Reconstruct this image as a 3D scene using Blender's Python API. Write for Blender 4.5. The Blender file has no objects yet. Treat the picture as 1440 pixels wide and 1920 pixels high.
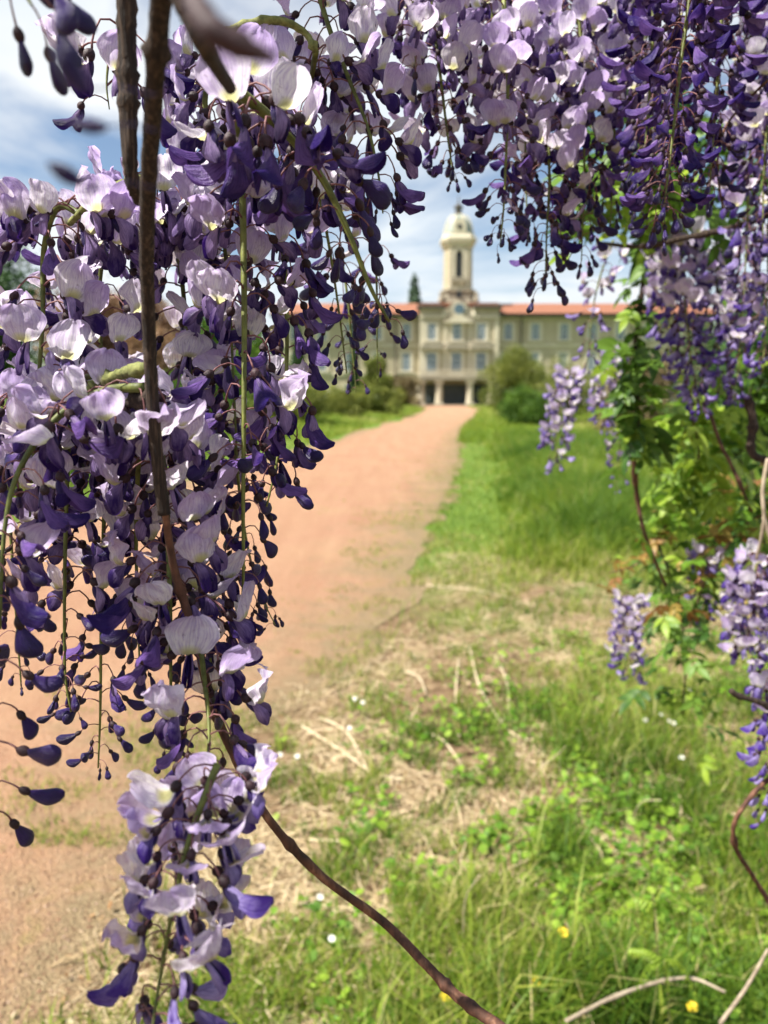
import bpy, math, random
import numpy as np
from mathutils import Vector, Matrix, Euler, noise as mnoise
R = math.radians
random.seed(7); rng = np.random.default_rng(7)
S = bpy.context.scene
COL = S.collection
# ------------------------------------------------------------------ camera
PITCH = 8.9
CAMH = 1.6
FPX = 1440.0
cam = bpy.data.cameras.new('camera'); camo = bpy.data.objects.new('camera', cam); COL.objects.link(camo)
camo.location = (0, 0, CAMH); camo.rotation_euler = (R(90 - PITCH), 0, 0)
cam.sensor_fit = 'VERTICAL'; cam.sensor_height = 36.0; cam.sensor_width = 27.0
cam.lens = 36.0 * FPX / 1920.0
cam.clip_start = 0.01; cam.clip_end = 2000
cam.dof.use_dof = True; cam.dof.focus_distance = 0.45; cam.dof.aperture_fstop = cam.lens / 3.3
cam.dof.aperture_blades = 0
S.camera = camo
# ------------------------------------------------------------------ light
SUN_EL, SUN_AZ = 56.0, -109.0      # azimuth from +Y, clockwise: the sun stands high on the left
sv = Vector((math.sin(R(SUN_AZ)) * math.cos(R(SUN_EL)), math.cos(R(SUN_AZ)) * math.cos(R(SUN_EL)), math.sin(R(SUN_EL))))
sun = bpy.data.lights.new('sun', 'SUN'); suno = bpy.data.objects.new('sun', sun); COL.objects.link(suno)
sun.energy = 4.3; sun.angle = R(0.53); sun.color = (1, .95, .86)
suno.rotation_euler = (-sv).to_track_quat('-Z', 'Y').to_euler(); suno.location = (-20, -5, 40)
W = bpy.data.worlds.new('World'); S.world = W; W.use_nodes = True
wt = W.node_tree; wt.nodes.clear()
def wn(t, **k):
    n = wt.nodes.new(t)
    for a, b in k.items(): setattr(n, a, b)
    return n
sky = wn('ShaderNodeTexSky'); sky.sky_type = 'NISHITA'; sky.sun_disc = False
sky.sun_elevation = R(SUN_EL); sky.sun_rotation = R(SUN_AZ)
sky.air_density = 1.0; sky.dust_density = 0.6; sky.ozone_density = 1.4
geo = wn('ShaderNodeTexCoord'); sep = wn('ShaderNodeSeparateXYZ'); wt.links.new(geo.outputs['Generated'], sep.inputs[0])
def wm(op, a, b=None):
    n = wn('ShaderNodeMath', operation=op)
    for i, v in enumerate((a, b)):
        if v is None: continue
        if isinstance(v, (int, float)): n.inputs[i].default_value = v
        else: wt.links.new(v, n.inputs[i])
    return n.outputs[0]
zz = wm('ADD', wm('MAXIMUM', sep.outputs[2], 0.0), 0.22)
cmb = wn('ShaderNodeCombineXYZ')
wt.links.new(wm('DIVIDE', sep.outputs[0], zz), cmb.inputs[0]); wt.links.new(wm('DIVIDE', sep.outputs[1], zz), cmb.inputs[1])
cmb.inputs[2].default_value = 7.45
nz = wn('ShaderNodeTexNoise'); nz.inputs['Scale'].default_value = 0.9; nz.inputs['Detail'].default_value = 7; nz.inputs['Roughness'].default_value = .55
nz.inputs['Distortion'].default_value = .6
wt.links.new(cmb.outputs[0], nz.inputs['Vector'])
rmp = wn('ShaderNodeValToRGB'); rmp.color_ramp.elements[0].position = .42; rmp.color_ramp.elements[1].position = .54
wt.links.new(nz.outputs[0], rmp.inputs[0])
nz2 = wn('ShaderNodeTexNoise'); nz2.inputs['Scale'].default_value = 1.7; nz2.inputs['Detail'].default_value = 5
wt.links.new(cmb.outputs[0], nz2.inputs['Vector'])
cr = wn('ShaderNodeValToRGB'); cr.color_ramp.elements[0].color = (.72, .82, .92, 1); cr.color_ramp.elements[1].color = (.97, .99, 1.0, 1)
cr.color_ramp.elements[0].position = .3; cr.color_ramp.elements[1].position = .62
wt.links.new(nz2.outputs[0], cr.inputs[0])
bg1 = wn('ShaderNodeBackground'); bg1.inputs[1].default_value = 0.053; wt.links.new(sky.outputs[0], bg1.inputs[0])
bg2 = wn('ShaderNodeBackground'); bg2.inputs[1].default_value = 0.41; wt.links.new(cr.outputs[0], bg2.inputs[0])
mx = wn('ShaderNodeMixShader'); wt.links.new(wm('MULTIPLY', rmp.outputs[0], .93), mx.inputs[0])
wt.links.new(bg1.outputs[0], mx.inputs[1]); wt.links.new(bg2.outputs[0], mx.inputs[2])
wo = wn('ShaderNodeOutputWorld'); wt.links.new(mx.outputs[0], wo.inputs[0])
S.view_settings.view_transform = 'Standard'; S.view_settings.look = 'None'
S.view_settings.exposure = 1.42; S.view_settings.gamma = 1.0; S.view_settings.use_curve_mapping = False
S.render.engine = 'CYCLES'; S.cycles.use_denoising = True
S.cycles.max_bounces = 8; S.cycles.transmission_bounces = 6; S.cycles.sample_clamp_indirect = 6
# ------------------------------------------------------------------ helpers
th = R(PITCH); FW = Vector((0, math.cos(th), -math.sin(th))); UP = Vector((0, math.sin(th), math.cos(th)))
def P(px, py, d):
    return Vector((0, 0, CAMH)) + d * ((px - 720) / FPX * Vector((1, 0, 0)) + (960 - py) / FPX * UP + FW)
def G(px, py, z=0.0):
    v = (px - 720) / FPX * Vector((1, 0, 0)) + (960 - py) / FPX * UP + FW
    return Vector((0, 0, CAMH)) + v * ((z - CAMH) / v.z)
def B(px, py, Y):
    v = (px - 720) / FPX * Vector((1, 0, 0)) + (960 - py) / FPX * UP + FW
    return Vector((0, 0, CAMH)) + v * (Y / v.y)
def mesh(name, vs, fs, mat=None, uv=None, smooth=True, attr=None, mats=None, fm=None):
    me = bpy.data.meshes.new(name); me.from_pydata([tuple(v) for v in vs], [], fs)
    for m in (mats or ([mat] if mat else [])): me.materials.append(m)
    if fm is not None: me.polygons.foreach_set('material_index', fm)
    if smooth: me.polygons.foreach_set('use_smooth', [True] * len(fs))
    if uv is not None:
        l = me.uv_layers.new(name='UVMap'); idx = np.zeros(len(me.loops), dtype=np.int32); me.loops.foreach_get('vertex_index', idx)
        l.data.foreach_set('uv', np.asarray(uv, dtype=np.float32)[idx].ravel())
    if attr is not None:
        for k, a in attr.items():
            at = me.attributes.new(k, 'FLOAT', 'POINT'); at.data.foreach_set('value', np.asarray(a, dtype=np.float32))
    me.update(); return me
def fastmesh(name, V, quads, mat, attr=None, smooth=False):
    """V (n,3) array, quads (m,k) index array"""
    me = bpy.data.meshes.new(name); V = np.asarray(V, dtype=np.float32); quads = np.asarray(quads, dtype=np.int32)
    m, k = quads.shape
    me.vertices.add(len(V)); me.vertices.foreach_set('co', V.ravel())
    me.loops.add(m * k); me.loops.foreach_set('vertex_index', quads.ravel())
    me.polygons.add(m); me.polygons.foreach_set('loop_start', np.arange(0, m * k, k, dtype=np.int32))
    me.polygons.foreach_set('loop_total', np.full(m, k, dtype=np.int32))
    if smooth: me.polygons.foreach_set('use_smooth', np.ones(m, dtype=bool))
    me.materials.append(mat); me.update(calc_edges=True)
    if attr:
        for kk, a in attr.items():
            at = me.attributes.new(kk, 'FLOAT', 'POINT'); at.data.foreach_set('value', np.asarray(a, dtype=np.float32))
    return me
def obj(name, me, parent=None, loc=(0, 0, 0)):
    o = bpy.data.objects.new(name, me); COL.objects.link(o); o.location = loc
    if parent: o.parent = parent
    return o
def thing(name, label, cat, loc=(0, 0, 0), group=None, me=None):
    o = bpy.data.objects.new(name, me); COL.objects.link(o); o.location = loc
    o['label'] = label; o['category'] = cat
    if group: o['group'] = group
    return o
class MB:
    def __init__(s): s.v = []; s.f = []
    def box(s, x0, x1, y0, y1, z0, z1):
        n = len(s.v); s.v += [(x, y, z) for z in (z0, z1) for y in (y0, y1) for x in (x0, x1)]
        s.f += [tuple(n + i for i in q) for q in ((0, 2, 3, 1), (4, 5, 7, 6), (0, 1, 5, 4), (2, 6, 7, 3), (0, 4, 6, 2), (1, 3, 7, 5))]; return s
    def poly(s, pts):
        n = len(s.v); s.v += [tuple(p) for p in pts]; s.f.append(tuple(range(n, n + len(pts)))); return s
    def prism(s, pts, y0, y1):      # outline in xz
        n = len(s.v); k = len(pts); s.v += [(x, y0, z) for x, z in pts] + [(x, y1, z) for x, z in pts]
        s.f.append(tuple(n + i for i in range(k))); s.f.append(tuple(n + k + i for i in reversed(range(k))))
        for i in range(k): j = (i + 1) % k; s.f.append((n + i, n + k + i, n + k + j, n + j))
        return s
    def ring(s, c, prof, seg=8, rot=0.0, sx=None):
        """stacked rings prof=[(z, r)] about (c.x, c.y)"""
        n = len(s.v)
        for z, r in prof:
            for i in range(seg):
                a = rot + 2 * math.pi * i / seg
                s.v.append((c[0] + r * math.cos(a), c[1] + r * math.sin(a), z))
        for j in range(len(prof) - 1):
            for i in range(seg):
                k = (i + 1) % seg; s.f.append((n + j * seg + i, n + j * seg + k, n + (j + 1) * seg + k, n + (j + 1) * seg + i))
        s.f.append(tuple(n + i for i in reversed(range(seg)))); s.f.append(tuple(n + (len(prof) - 1) * seg + i for i in range(seg)))
        return s
    def put(s, name, mat, parent=None, smooth=False):
        return obj(name, mesh(name, s.v, s.f, mat, smooth=smooth), parent)
    def me(s, name, mat, smooth=False): return mesh(name, s.v, s.f, mat, smooth=smooth)
def spline(pts, n):
    """Catmull-Rom through Vectors, n samples"""
    p = [Vector(q) for q in pts]; p = [p[0] * 2 - p[1]] + p + [p[-1] * 2 - p[-2]]
    m = len(p) - 3; out = []
    for i in range(n):
        u = i / (n - 1) * m; k = min(int(u), m - 1); t = u - k; a, b, c, d = p[k:k + 4]
        out.append(.5 * ((2 * b) + (c - a) * t + (2 * a - 5 * b + 4 * c - d) * t * t + (3 * b - 3 * c + d - a) * t ** 3))
    return out
def tubegeo(path, rad, seg=6, rough=0.0, cap=True, off=0):
    vs, fs = [], []; n = len(path); ref = None
    for i, c in enumerate(path):
        d = (path[min(i + 1, n - 1)] - path[max(i - 1, 0)]).normalized()
        if ref is None: ref = d.orthogonal().normalized()
        ref = (ref - d * ref.dot(d)).normalized(); bi = d.cross(ref)
        for k in range(seg):
            a = 2 * math.pi * k / seg; r = rad[i] * (1 + rough * random.uniform(-1, 1))
            vs.append(c + (ref * math.cos(a) + bi * math.sin(a)) * r)
    for i in range(n - 1):
        for k in range(seg):
            j = (k + 1) % seg; fs.append((off + i * seg + k, off + i * seg + j, off + (i + 1) * seg + j, off + (i + 1) * seg + k))
    if cap: fs.append(tuple(off + k for k in reversed(range(seg)))); fs.append(tuple(off + (n - 1) * seg + k for k in range(seg)))
    return vs, fs
# ------------------------------------------------------------------ materials
def nt(name):
    m = bpy.data.materials.new(name); m.use_nodes = True; t = m.node_tree; t.nodes.clear(); return m, t
def N(t, ty, **k):
    n = t.nodes.new(ty)
    for a, b in k.items():
        if a in n.inputs.keys(): n.inputs[a].default_value = b
        else: setattr(n, a, b)
    return n
def ramp(t, src, stops):
    r = N(t, 'ShaderNodeValToRGB'); e = r.color_ramp.elements
    while len(e) < len(stops): e.new(.5)
    for q, (p, c) in zip(e, stops): q.position = p; q.color = (*c, 1)
    t.links.new(src, r.inputs[0]); return r.outputs[0]
def mixc(t, f, a, b, mode='MIX'):
    n = N(t, 'ShaderNodeMixRGB', blend_type=mode)
    for i, v in enumerate((f, a, b)):
        if isinstance(v, bpy.types.NodeSocket): t.links.new(v, n.inputs[i])
        else: n.inputs[i].default_value = v if i == 0 else (*v, 1)
    return n.outputs[0]
def mth(t, op, a, b=0.0, c=None):
    n = N(t, 'ShaderNodeMath', operation=op)
    for i, v in enumerate((a, b, c)):
        if v is None: continue
        if isinstance(v, bpy.types.NodeSocket): t.links.new(v, n.inputs[i])
        else: n.inputs[i].default_value = v
    return n.outputs[0]
def noise(t, vec, scale, detail=4, rough=.5, dist=0.0, out=0):
    n = N(t, 'ShaderNodeTexNoise', Scale=scale, Detail=detail, Roughness=rough, Distortion=dist)
    if vec is not None: t.links.new(vec, n.inputs['Vector'])
    return n.outputs[out]
def finish(t, col, rough=.7, transl=0.0, tcol=None, bump=None, bstr=.3, bdist=.01, spec=.4, sheen=0):
    p = N(t, 'ShaderNodeBsdfPrincipled'); p.inputs['Roughness'].default_value = rough; p.inputs['Specular IOR Level'].default_value = spec
    if isinstance(col, bpy.types.NodeSocket): t.links.new(col, p.inputs['Base Color'])
    else: p.inputs['Base Color'].default_value = (*col, 1)
    if sheen: p.inputs['Sheen Weight'].default_value = sheen
    if bump is not None:
        b = N(t, 'ShaderNodeBump', Strength=bstr, Distance=bdist); t.links.new(bump, b.inputs['Height']); t.links.new(b.outputs[0], p.inputs['Normal'])
    out = p.outputs[0]
    if transl:
        tr = N(t, 'ShaderNodeBsdfTranslucent'); c = tcol if tcol is not None else col
        if isinstance(c, bpy.types.NodeSocket): t.links.new(c, tr.inputs[0])
        else: tr.inputs[0].default_value = (*c, 1)
        m = N(t, 'ShaderNodeMixShader'); m.inputs[0].default_value = transl
        t.links.new(out, m.inputs[1]); t.links.new(tr.outputs[0], m.inputs[2]); out = m.outputs[0]
    o = N(t, 'ShaderNodeOutputMaterial'); t.links.new(out, o.inputs[0])
def petal_mat(name, base, tip, vein, blotch=None, transl=.45, rough=.5, spot=.12):
    m, t = nt(name)
    uvn = N(t, 'ShaderNodeUVMap'); sp = N(t, 'ShaderNodeSeparateXYZ'); t.links.new(uvn.outputs[0], sp.inputs[0])
    oi = N(t, 'ShaderNodeObjectInfo')
    cb = N(t, 'ShaderNodeCombineXYZ'); t.links.new(mth(t, 'MULTIPLY', sp.outputs[0], 13.0), cb.inputs[0]); t.links.new(mth(t, 'MULTIPLY', sp.outputs[1], 1.4), cb.inputs[1])
    t.links.new(mth(t, 'MULTIPLY', oi.outputs['Random'], 37.0), cb.inputs[2])
    vn = noise(t, cb.outputs[0], 2.2, 3, .6)
    cb2 = N(t, 'ShaderNodeCombineXYZ'); t.links.new(sp.outputs[0], cb2.inputs[0]); t.links.new(sp.outputs[1], cb2.inputs[1]); t.links.new(mth(t, 'MULTIPLY', oi.outputs['Random'], 91.0), cb2.inputs[2])
    bn = noise(t, cb2.outputs[0], 2.0, 4, .6)
    g = mth(t, 'ADD', mth(t, 'MULTIPLY', sp.outputs[1], .75), mth(t, 'MULTIPLY', mth(t, 'SUBTRACT', bn, .5), 1.3))
    g = mth(t, 'ADD', g, mth(t, 'MULTIPLY', mth(t, 'SUBTRACT', oi.outputs['Random'], .5), .8))
    c = ramp(t, g, [(.12, base), (.85, tip)])
    vf = ramp(t, vn, [(.42, (0, 0, 0)), (.68, (1, 1, 1))])
    c = mixc(t, mth(t, 'MULTIPLY', vf, .55), c, vein)
    if blotch:
        d = mth(t, 'ADD', mth(t, 'POWER', mth(t, 'MULTIPLY', sp.outputs[0], 2.6), 2.0), mth(t, 'POWER', mth(t, 'MULTIPLY', mth(t, 'SUBTRACT', sp.outputs[1], .22), 4.2), 2.0))
        c = mixc(t, ramp(t, d, [(.15, (.8, .8, .8)), (.9, (0, 0, 0))]), c, blotch)
    sn = noise(t, cb2.outputs[0], 9.0, 3, .7)
    c = mixc(t, mth(t, 'MULTIPLY', ramp(t, sn, [(.60, (0, 0, 0)), (.72, (1, 1, 1))]), spot), c, (.12, .05, .1))
    finish(t, c, rough, transl, None, mth(t, 'ADD', vn, mth(t, 'MULTIPLY', bn, 1.5)), .6, .002, .22 if transl > .27 else .4)
    return m
M = {}
M['pale'] = petal_mat('petal_pale_lilac', (.90, .87, .90), (.56, .45, .72), (.33, .20, .52), (.60, .60, .18), .58, .7, .4)
M['mid'] = petal_mat('petal_violet', (.17, .09, .33), (.022, .008, .115), (.014, .005, .075), None, .28, .42)
M['keel'] = petal_mat('petal_purple', (.40, .28, .56), (.030, .008, .12), (.018, .004, .075), None, .32, .42)
M['bud'] = petal_mat('bud_deep_violet', (.034, .013, .125), (.010, .004, .062), (.006, .002, .035), None, .14, .32, .25)
M['lav'] = petal_mat('petal_lavender', (.44, .36, .68), (.075, .033, .28), (.04, .016, .19), None, .40, .4)
def simple(name, stops, scale, rough=.7, transl=0, bstr=.3, bdist=.002, detail=5, coord='Object', stretch=None, rnd=0.0, spec=.4, dist=0):
    m, t = nt(name); tc = N(t, 'ShaderNodeTexCoord'); v = tc.outputs[coord]
    if stretch:
        mp = N(t, 'ShaderNodeMapping'); mp.inputs['Scale'].default_value = stretch; t.links.new(v, mp.inputs[0]); v = mp.outputs[0]
    f = noise(t, v, scale, detail, .6, dist); g = f
    if rnd:
        oi = N(t, 'ShaderNodeObjectInfo'); g = mth(t, 'ADD', f, mth(t, 'MULTIPLY', mth(t, 'SUBTRACT', oi.outputs['Random'], .5), rnd))
    finish(t, ramp(t, g, stops), rough, transl, None, f, bstr, bdist, spec); return m
M['calyx'] = simple('calyx_dark', [(.3, (.014, .005, .008)), (.75, (.05, .018, .024))], 900, .6, .05, rnd=.3)
M['pedicel'] = simple('pedicel_purple', [(.3, (.13, .045, .06)), (.7, (.26, .12, .11))], 300, .6, .1)
M['rachis'] = simple('rachis_green', [(.3, (.07, .085, .018)), (.7, (.20, .22, .045))], 160, .55, .1, rnd=.2)
M['twig'] = simple('twig_bark', [(.30, (.008, .005, .004)), (.5, (.028, .017, .012)), (.72, (.12, .08, .055))], 110, .9, 0, 1.0, .002, 8, stretch=(6, 6, .22), dist=.3)
M['twigred'] = simple('twig_red_bark', [(.3, (.020, .009, .006)), (.55, (.10, .042, .024)), (.78, (.32, .16, .09))], 55, .75, 0, .8, .0015, 8, stretch=(2.5, 2.5, 1))
M['greenstem'] = simple('stem_green_fuzzy', [(.3, (.07, .08, .02)), (.7, (.27, .28, .09))], 260, .8, 0, .6, .001)
M['deadstem'] = simple('stem_grey_dry', [(.3, (.16, .12, .085)), (.7, (.40, .33, .24))], 50, .85, 0, .5, .002)
M['leafy'] = simple('leaf_yellow_green', [(.3, (.12, .24, .018)), (.7, (.32, .45, .05))], 40, .45, .5, rnd=.6)
M['leafd'] = simple('leaf_mid_green', [(.3, (.035, .095, .010)), (.7, (.13, .24, .028))], 40, .5, .4, rnd=.6)
M['leafc'] = simple('leaf_copper', [(.3, (.22, .10, .03)), (.7, (.36, .26, .06))], 40, .5, .4, rnd=.6)
def blade_mat(name, stops, transl=.4, rough=.55):
    m, t = nt(name); a = N(t, 'ShaderNodeAttribute', attribute_name='tone')
    finish(t, ramp(t, a.outputs['Fac'], stops), rough, transl, None, None, spec=.3); return m
M['grass'] = blade_mat('grass_blades', [(0, (.028, .07, .009)), (.35, (.075, .16, .014)), (.62, (.17, .26, .022)), (.82, (.30, .35, .045)), (1, (.46, .39, .18))])
M['straw'] = blade_mat('straw', [(0, (.13, .075, .04)), (.5, (.38, .28, .15)), (1, (.66, .54, .35))], .15, .7)
M['weed'] = blade_mat('weed_leaves', [(0, (.04, .11, .012)), (.5, (.12, .25, .02)), (1, (.30, .44, .045))], .4)
# ------------------------------------------------------------------ path outline in metres
RE = [G(*q) for q in ((902, 768), (893, 785), (872, 805), (866, 850), (858, 900), (825, 980), (800, 1060), (780, 1130), (720, 1225), (640, 1275), (520, 1330), (440, 1400), (385, 1520), (330, 1650), (250, 1790), (150, 1920))]
LE = [G(*q) for q in ((795, 768), (760, 782), (690, 800), (600, 828), (500, 858), (380, 890), (220, 930), (0, 985))]
RE = [(p.y, p.x) for p in RE][::-1]; LE = [(p.y, p.x) for p in LE][::-1]
RE = [(-6, -3.2), (0, -1.5)] + RE + [(90, RE[-1][1] + .9)]
LE = [(-6, -6.5), (3, -5.6)] + LE + [(90, LE[-1][1] - .6)]
rey, rex = zip(*RE); ley, lex = zip(*LE)
def xr(y): return np.interp(y, rey, rex)
def xl(y): return np.interp(y, ley, lex)
# cheap value noise for placing things
_perm = rng.random((256, 256))
def vnoise(x, y, s):
    x = np.asarray(x) * s + 100.3; y = np.asarray(y) * s + 57.7; xi = np.floor(x).astype(int); yi = np.floor(y).astype(int); fx = x - xi; fy = y - yi
    fx = fx * fx * (3 - 2 * fx); fy = fy * fy * (3 - 2 * fy); p = lambda a, b: _perm[a % 256, b % 256]
    return (p(xi, yi) * (1 - fx) + p(xi + 1, yi) * fx) * (1 - fy) + (p(xi, yi + 1) * (1 - fx) + p(xi + 1, yi + 1) * fx) * fy
# ------------------------------------------------------------------ ground and path
m, t = nt('earth_and_turf'); tc = N(t, 'ShaderNodeTexCoord'); v = tc.outputs['Object']
n1 = noise(t, v, 1.1, 6, .6); n2 = noise(t, v, 14, 6, .7); n3 = noise(t, v, 90, 4, .7)
soil = ramp(t, n2, [(.3, (.06, .035, .02)), (.5, (.20, .13, .075)), (.7, (.34, .25, .15))])
turf = ramp(t, n2, [(.3, (.05, .10, .015)), (.7, (.17, .25, .045))])
sp = N(t, 'ShaderNodeSeparateXYZ'); t.links.new(v, sp.inputs[0])
far = N(t, 'ShaderNodeMapRange'); t.links.new(sp.outputs[1], far.inputs[0]); far.inputs[1].default_value = 4; far.inputs[2].default_value = 12
ff = mth(t, 'ADD', mth(t, 'MULTIPLY', mth(t, 'SUBTRACT', n1, .5), 1.6), mth(t, 'ADD', far.outputs[0], .25))
ff = ramp(t, ff, [(.3, (0, 0, 0)), (.8, (1, 1, 1))])
finish(t, mixc(t, ff, soil, turf), .95, 0, None, mth(t, 'ADD', n2, n3), .8, .02, .1); M['ground'] = m
gx = np.concatenate([np.linspace(-400, -12, 30), np.linspace(-11, 12, 93), np.linspace(14, 400, 30)])
gy = np.concatenate([np.linspace(-60, -3, 8), np.linspace(-2, 22, 97), np.linspace(24, 600, 70)])
X, Y = np.meshgrid(gx, gy); offp = np.minimum(np.abs(X - xr(Y)), np.abs(X - xl(Y))); inside = (X < xr(Y) + .1) & (X > xl(Y) - .1)
bank = np.where(X < xl(Y), np.clip((xl(Y) - X) / 3, 0, 1) * .35 * np.clip((Y - 6) / 8, 0, 1) * np.clip((85 - Y) / 10, 0, 1), 0)
Z = np.where(inside, -.004, (vnoise(X, Y, .9) - .5) * .05 * np.clip(offp / 1.2, 0, 1) + bank)
Z = np.where((Y > 80) | (np.abs(X) > 60), np.minimum(Z, 0), Z)
ny, nx = X.shape; I = np.arange(nx * ny).reshape(ny, nx)
Q = np.stack([I[:-1, :-1], I[:-1, 1:], I[1:, 1:], I[1:, :-1]], -1).reshape(-1, 4)
g = obj('ground', fastmesh('ground', np.stack([X, Y, Z], -1).reshape(-1, 3), Q, M['ground'], smooth=True)); g['kind'] = 'structure'
def gz(x, y):
    b = np.where(x < xl(y), np.clip((xl(y) - x) / 3, 0, 1) * .35 * np.clip((y - 6) / 8, 0, 1) * np.clip((85 - y) / 10, 0, 1), 0)
    o = np.minimum(np.abs(x - xr(y)), np.abs(x - xl(y))); ins = (x < xr(y) + .1) & (x > xl(y) - .1)
    return np.where(ins, 0, (vnoise(x, y, .9) - .5) * .05 * np.clip(o / 1.2, 0, 1) + b) - .004
m, t = nt('pink_gravel_path'); tc = N(t, 'ShaderNodeTexCoord'); v = tc.outputs['Object']; at = N(t, 'ShaderNodeAttribute', attribute_name='edge')
n1 = noise(t, v, .9, 5, .6); n2 = noise(t, v, 60, 5, .75); n3 = noise(t, v, 5, 5, .6, .4)
vo = N(t, 'ShaderNodeTexVoronoi', Scale=110); t.links.new(v, vo.inputs['Vector'])
c = ramp(t, n2, [(.32, (.13, .062, .034)), (.5, (.37, .185, .108)), (.68, (.51, .30, .19))])
c = mixc(t, ramp(t, n1, [(.35, (0, 0, 0)), (.7, (.5, .5, .5))]), c, (.42, .28, .15))
c = mixc(t, mth(t, 'MULTIPLY', vo.outputs['Color'], .30), c, (.55, .40, .30))
mpp = N(t, 'ShaderNodeMapping'); mpp.inputs['Scale'].default_value = (2.2, .16, 1); t.links.new(v, mpp.inputs[0]); rut = noise(t, mpp.outputs[0], 1.6, 5, .65, .3)
c = mixc(t, ramp(t, rut, [(.38, (.0, .0, .0)), (.62, (.40, .40, .40))]), c, (.29, .145, .085))
pe = mth(t, 'ADD', at.outputs['Fac'], mth(t, 'MULTIPLY', mth(t, 'SUBTRACT', n3, .5), 2.4))
c = mixc(t, ramp(t, pe, [(.0, (1, 1, 1)), (1.0, (0, 0, 0))]), c, ramp(t, n2, [(.3, (.14, .09, .05)), (.7, (.36, .28, .16))]))
gm = ramp(t, mth(t, 'ADD', mth(t, 'MULTIPLY', at.outputs['Fac'], -.12), n3), [(.50, (0, 0, 0)), (.66, (.55, .55, .55))])
c = mixc(t, gm, c, (.15, .18, .045))
finish(t, c, .95, 0, None, mth(t, 'ADD', n2, vo.outputs['Distance']), .9, .014, .15); M['path'] = m
ys = np.concatenate([np.linspace(-6, 1, 10), np.linspace(1.2, 14, 160), np.linspace(14.5, 89.5, 150)]); us = np.linspace(0, 1, 25)
V = []; E = []
for y in ys:
    a, b = float(xl(y)), float(xr(y)); j = (float(vnoise(y, 3, 3.1)) - .5) * .35 * min(1, max(y, 1) / 6 + .3); j2 = (float(vnoise(y, 9, 2.3)) - .5) * .35
    for u in us:
        x = a + j2 + (b + j - a - j2) * u; V.append((x, y, .004)); E.append(min(x - a - j2, b + j - x))
I = np.arange(len(V)).reshape(len(ys), len(us)); Q = np.stack([I[:-1, :-1], I[:-1, 1:], I[1:, 1:], I[1:, :-1]], -1).reshape(-1, 4)
po = obj('gravel_path', fastmesh('gravel_path', V, Q, M['path'], {'edge': E}, True)); po['kind'] = 'structure'
# ------------------------------------------------------------------ building
def plaster(name, a, b, sc=.5):
    m, t = nt(name); tc = N(t, 'ShaderNodeTexCoord'); v = tc.outputs['Object']
    n = noise(t, v, sc, 7, .65); k = noise(t, v, 6, 5, .6)
    c = mixc(t, .35, ramp(t, n, [(.3, a), (.7, b)]), ramp(t, k, [(.3, a), (.7, b)])); finish(t, c, .9, 0, None, k, .3, .02, .2); return m
M['wall'] = plaster('ochre_render', (.32, .275, .19), (.50, .435, .31))
M['stone'] = plaster('pale_stone', (.48, .43, .32), (.64, .58, .45))
M['stonegrey'] = plaster('grey_stone', (.22, .20, .15), (.36, .32, .24), 1.2)
M['rooftile'] = simple('terracotta_roof', [(.3, (.17, .065, .035)), (.7, (.30, .125, .07))], 3, .85, 0, .8, .05, stretch=(6, 1, 1))
M['copper'] = simple('patinated_dome', [(.3, (.16, .21, .18)), (.7, (.36, .40, .36))], 1.2, .6)
M['eave'] = simple('dark_eave', [(.3, (.05, .045, .04)), (.7, (.10, .09, .075))], 3, .8)
M['pane'] = simple('window_glass', [(.3, (.03, .06, .08)), (.7, (.09, .15, .19))], .6, .08, spec=.8)
M['frame'] = simple('window_frame_pale', [(.3, (.40, .43, .44)), (.7, (.52, .55, .55))], 3, .6)
M['dark'] = simple('void_shade', [(.3, (.012, .014, .016)), (.7, (.03, .034, .038))], 2, .7)  # near-black colour stands in for the shade inside openings
M['slate'] = simple('slate_door', [(.3, (.045, .055, .062)), (.7, (.085, .10, .11))], 2, .5)
YB = 92.0
def bx(px): return B(px, 700, YB).x
def bz(py, Y=YB): return B(850, py, Y).z
bd = thing('villa', 'long ochre three storey building with domed bell tower at the end of the path', 'building', (bx(856), YB, 0))
L0 = Vector((bx(856), YB, 0))
def bo(name, mb, mat, parent=None):   # vertices were given in world metres
    par = parent or bd
    base = L0 if par is bd else L0
    mb.v = [(x - L0.x, y - L0.y, z) for x, y, z in mb.v]; o = mb.put(name, mat, par); return o
zt = bz(590)
x0, x1 = bx(520), bx(1330); pc0, pc1 = bx(786), bx(931)
bo('wall', MB().box(x0, pc0 - .02, YB, YB + 11, 0, zt), M['wall'])
bo('wall', MB().box(pc1 + .02, x1, YB, YB + 11, 0, zt), M['wall'])
# wing roofs: slope seen from below, with the eave overhanging
def wing_roof(a, b):
    e = 1.0; ze = zt + .05; zr = bz(569, YB + 5.6)
    bo('eave', MB().box(a, b, YB - e, YB + 12, ze - .3, ze), M['eave'])
    r = MB(); r.prism([(0, 0)], 0, 0) if False else None
    v0 = [(a, YB - e - .12, ze + .004), (b, YB - e - .12, ze + .004), (b, YB + 5.6, zr), (a, YB + 5.6, zr), (a, YB + 12.1, ze + .004), (b, YB + 12.1, ze + .004)]
    r.v = v0; r.f = [(0, 1, 2, 3), (3, 2, 5, 4), (0, 3, 4), (1, 5, 2), (0, 4, 5, 1)]
    bo('roof', r, M['rooftile'])
    k = MB()
    for i in range(int((b - a) / .45)):
        x = a + .2 + i * .45; k.box(x, x + .12, YB - e - .1, YB - e + .1, ze - .34, ze - .302)
    bo('rafter_ends', k, M['eave'])
wing_roof(x0 - .6, pc0 - .05); wing_roof(pc1 + .05, x1 + .6)
YP = YB - 1.1
zp = bz(578, YP)
bo('pavilion_wall', MB().box(pc0, pc1, YP, YB + 11, 0, zp), M['wall'])
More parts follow.
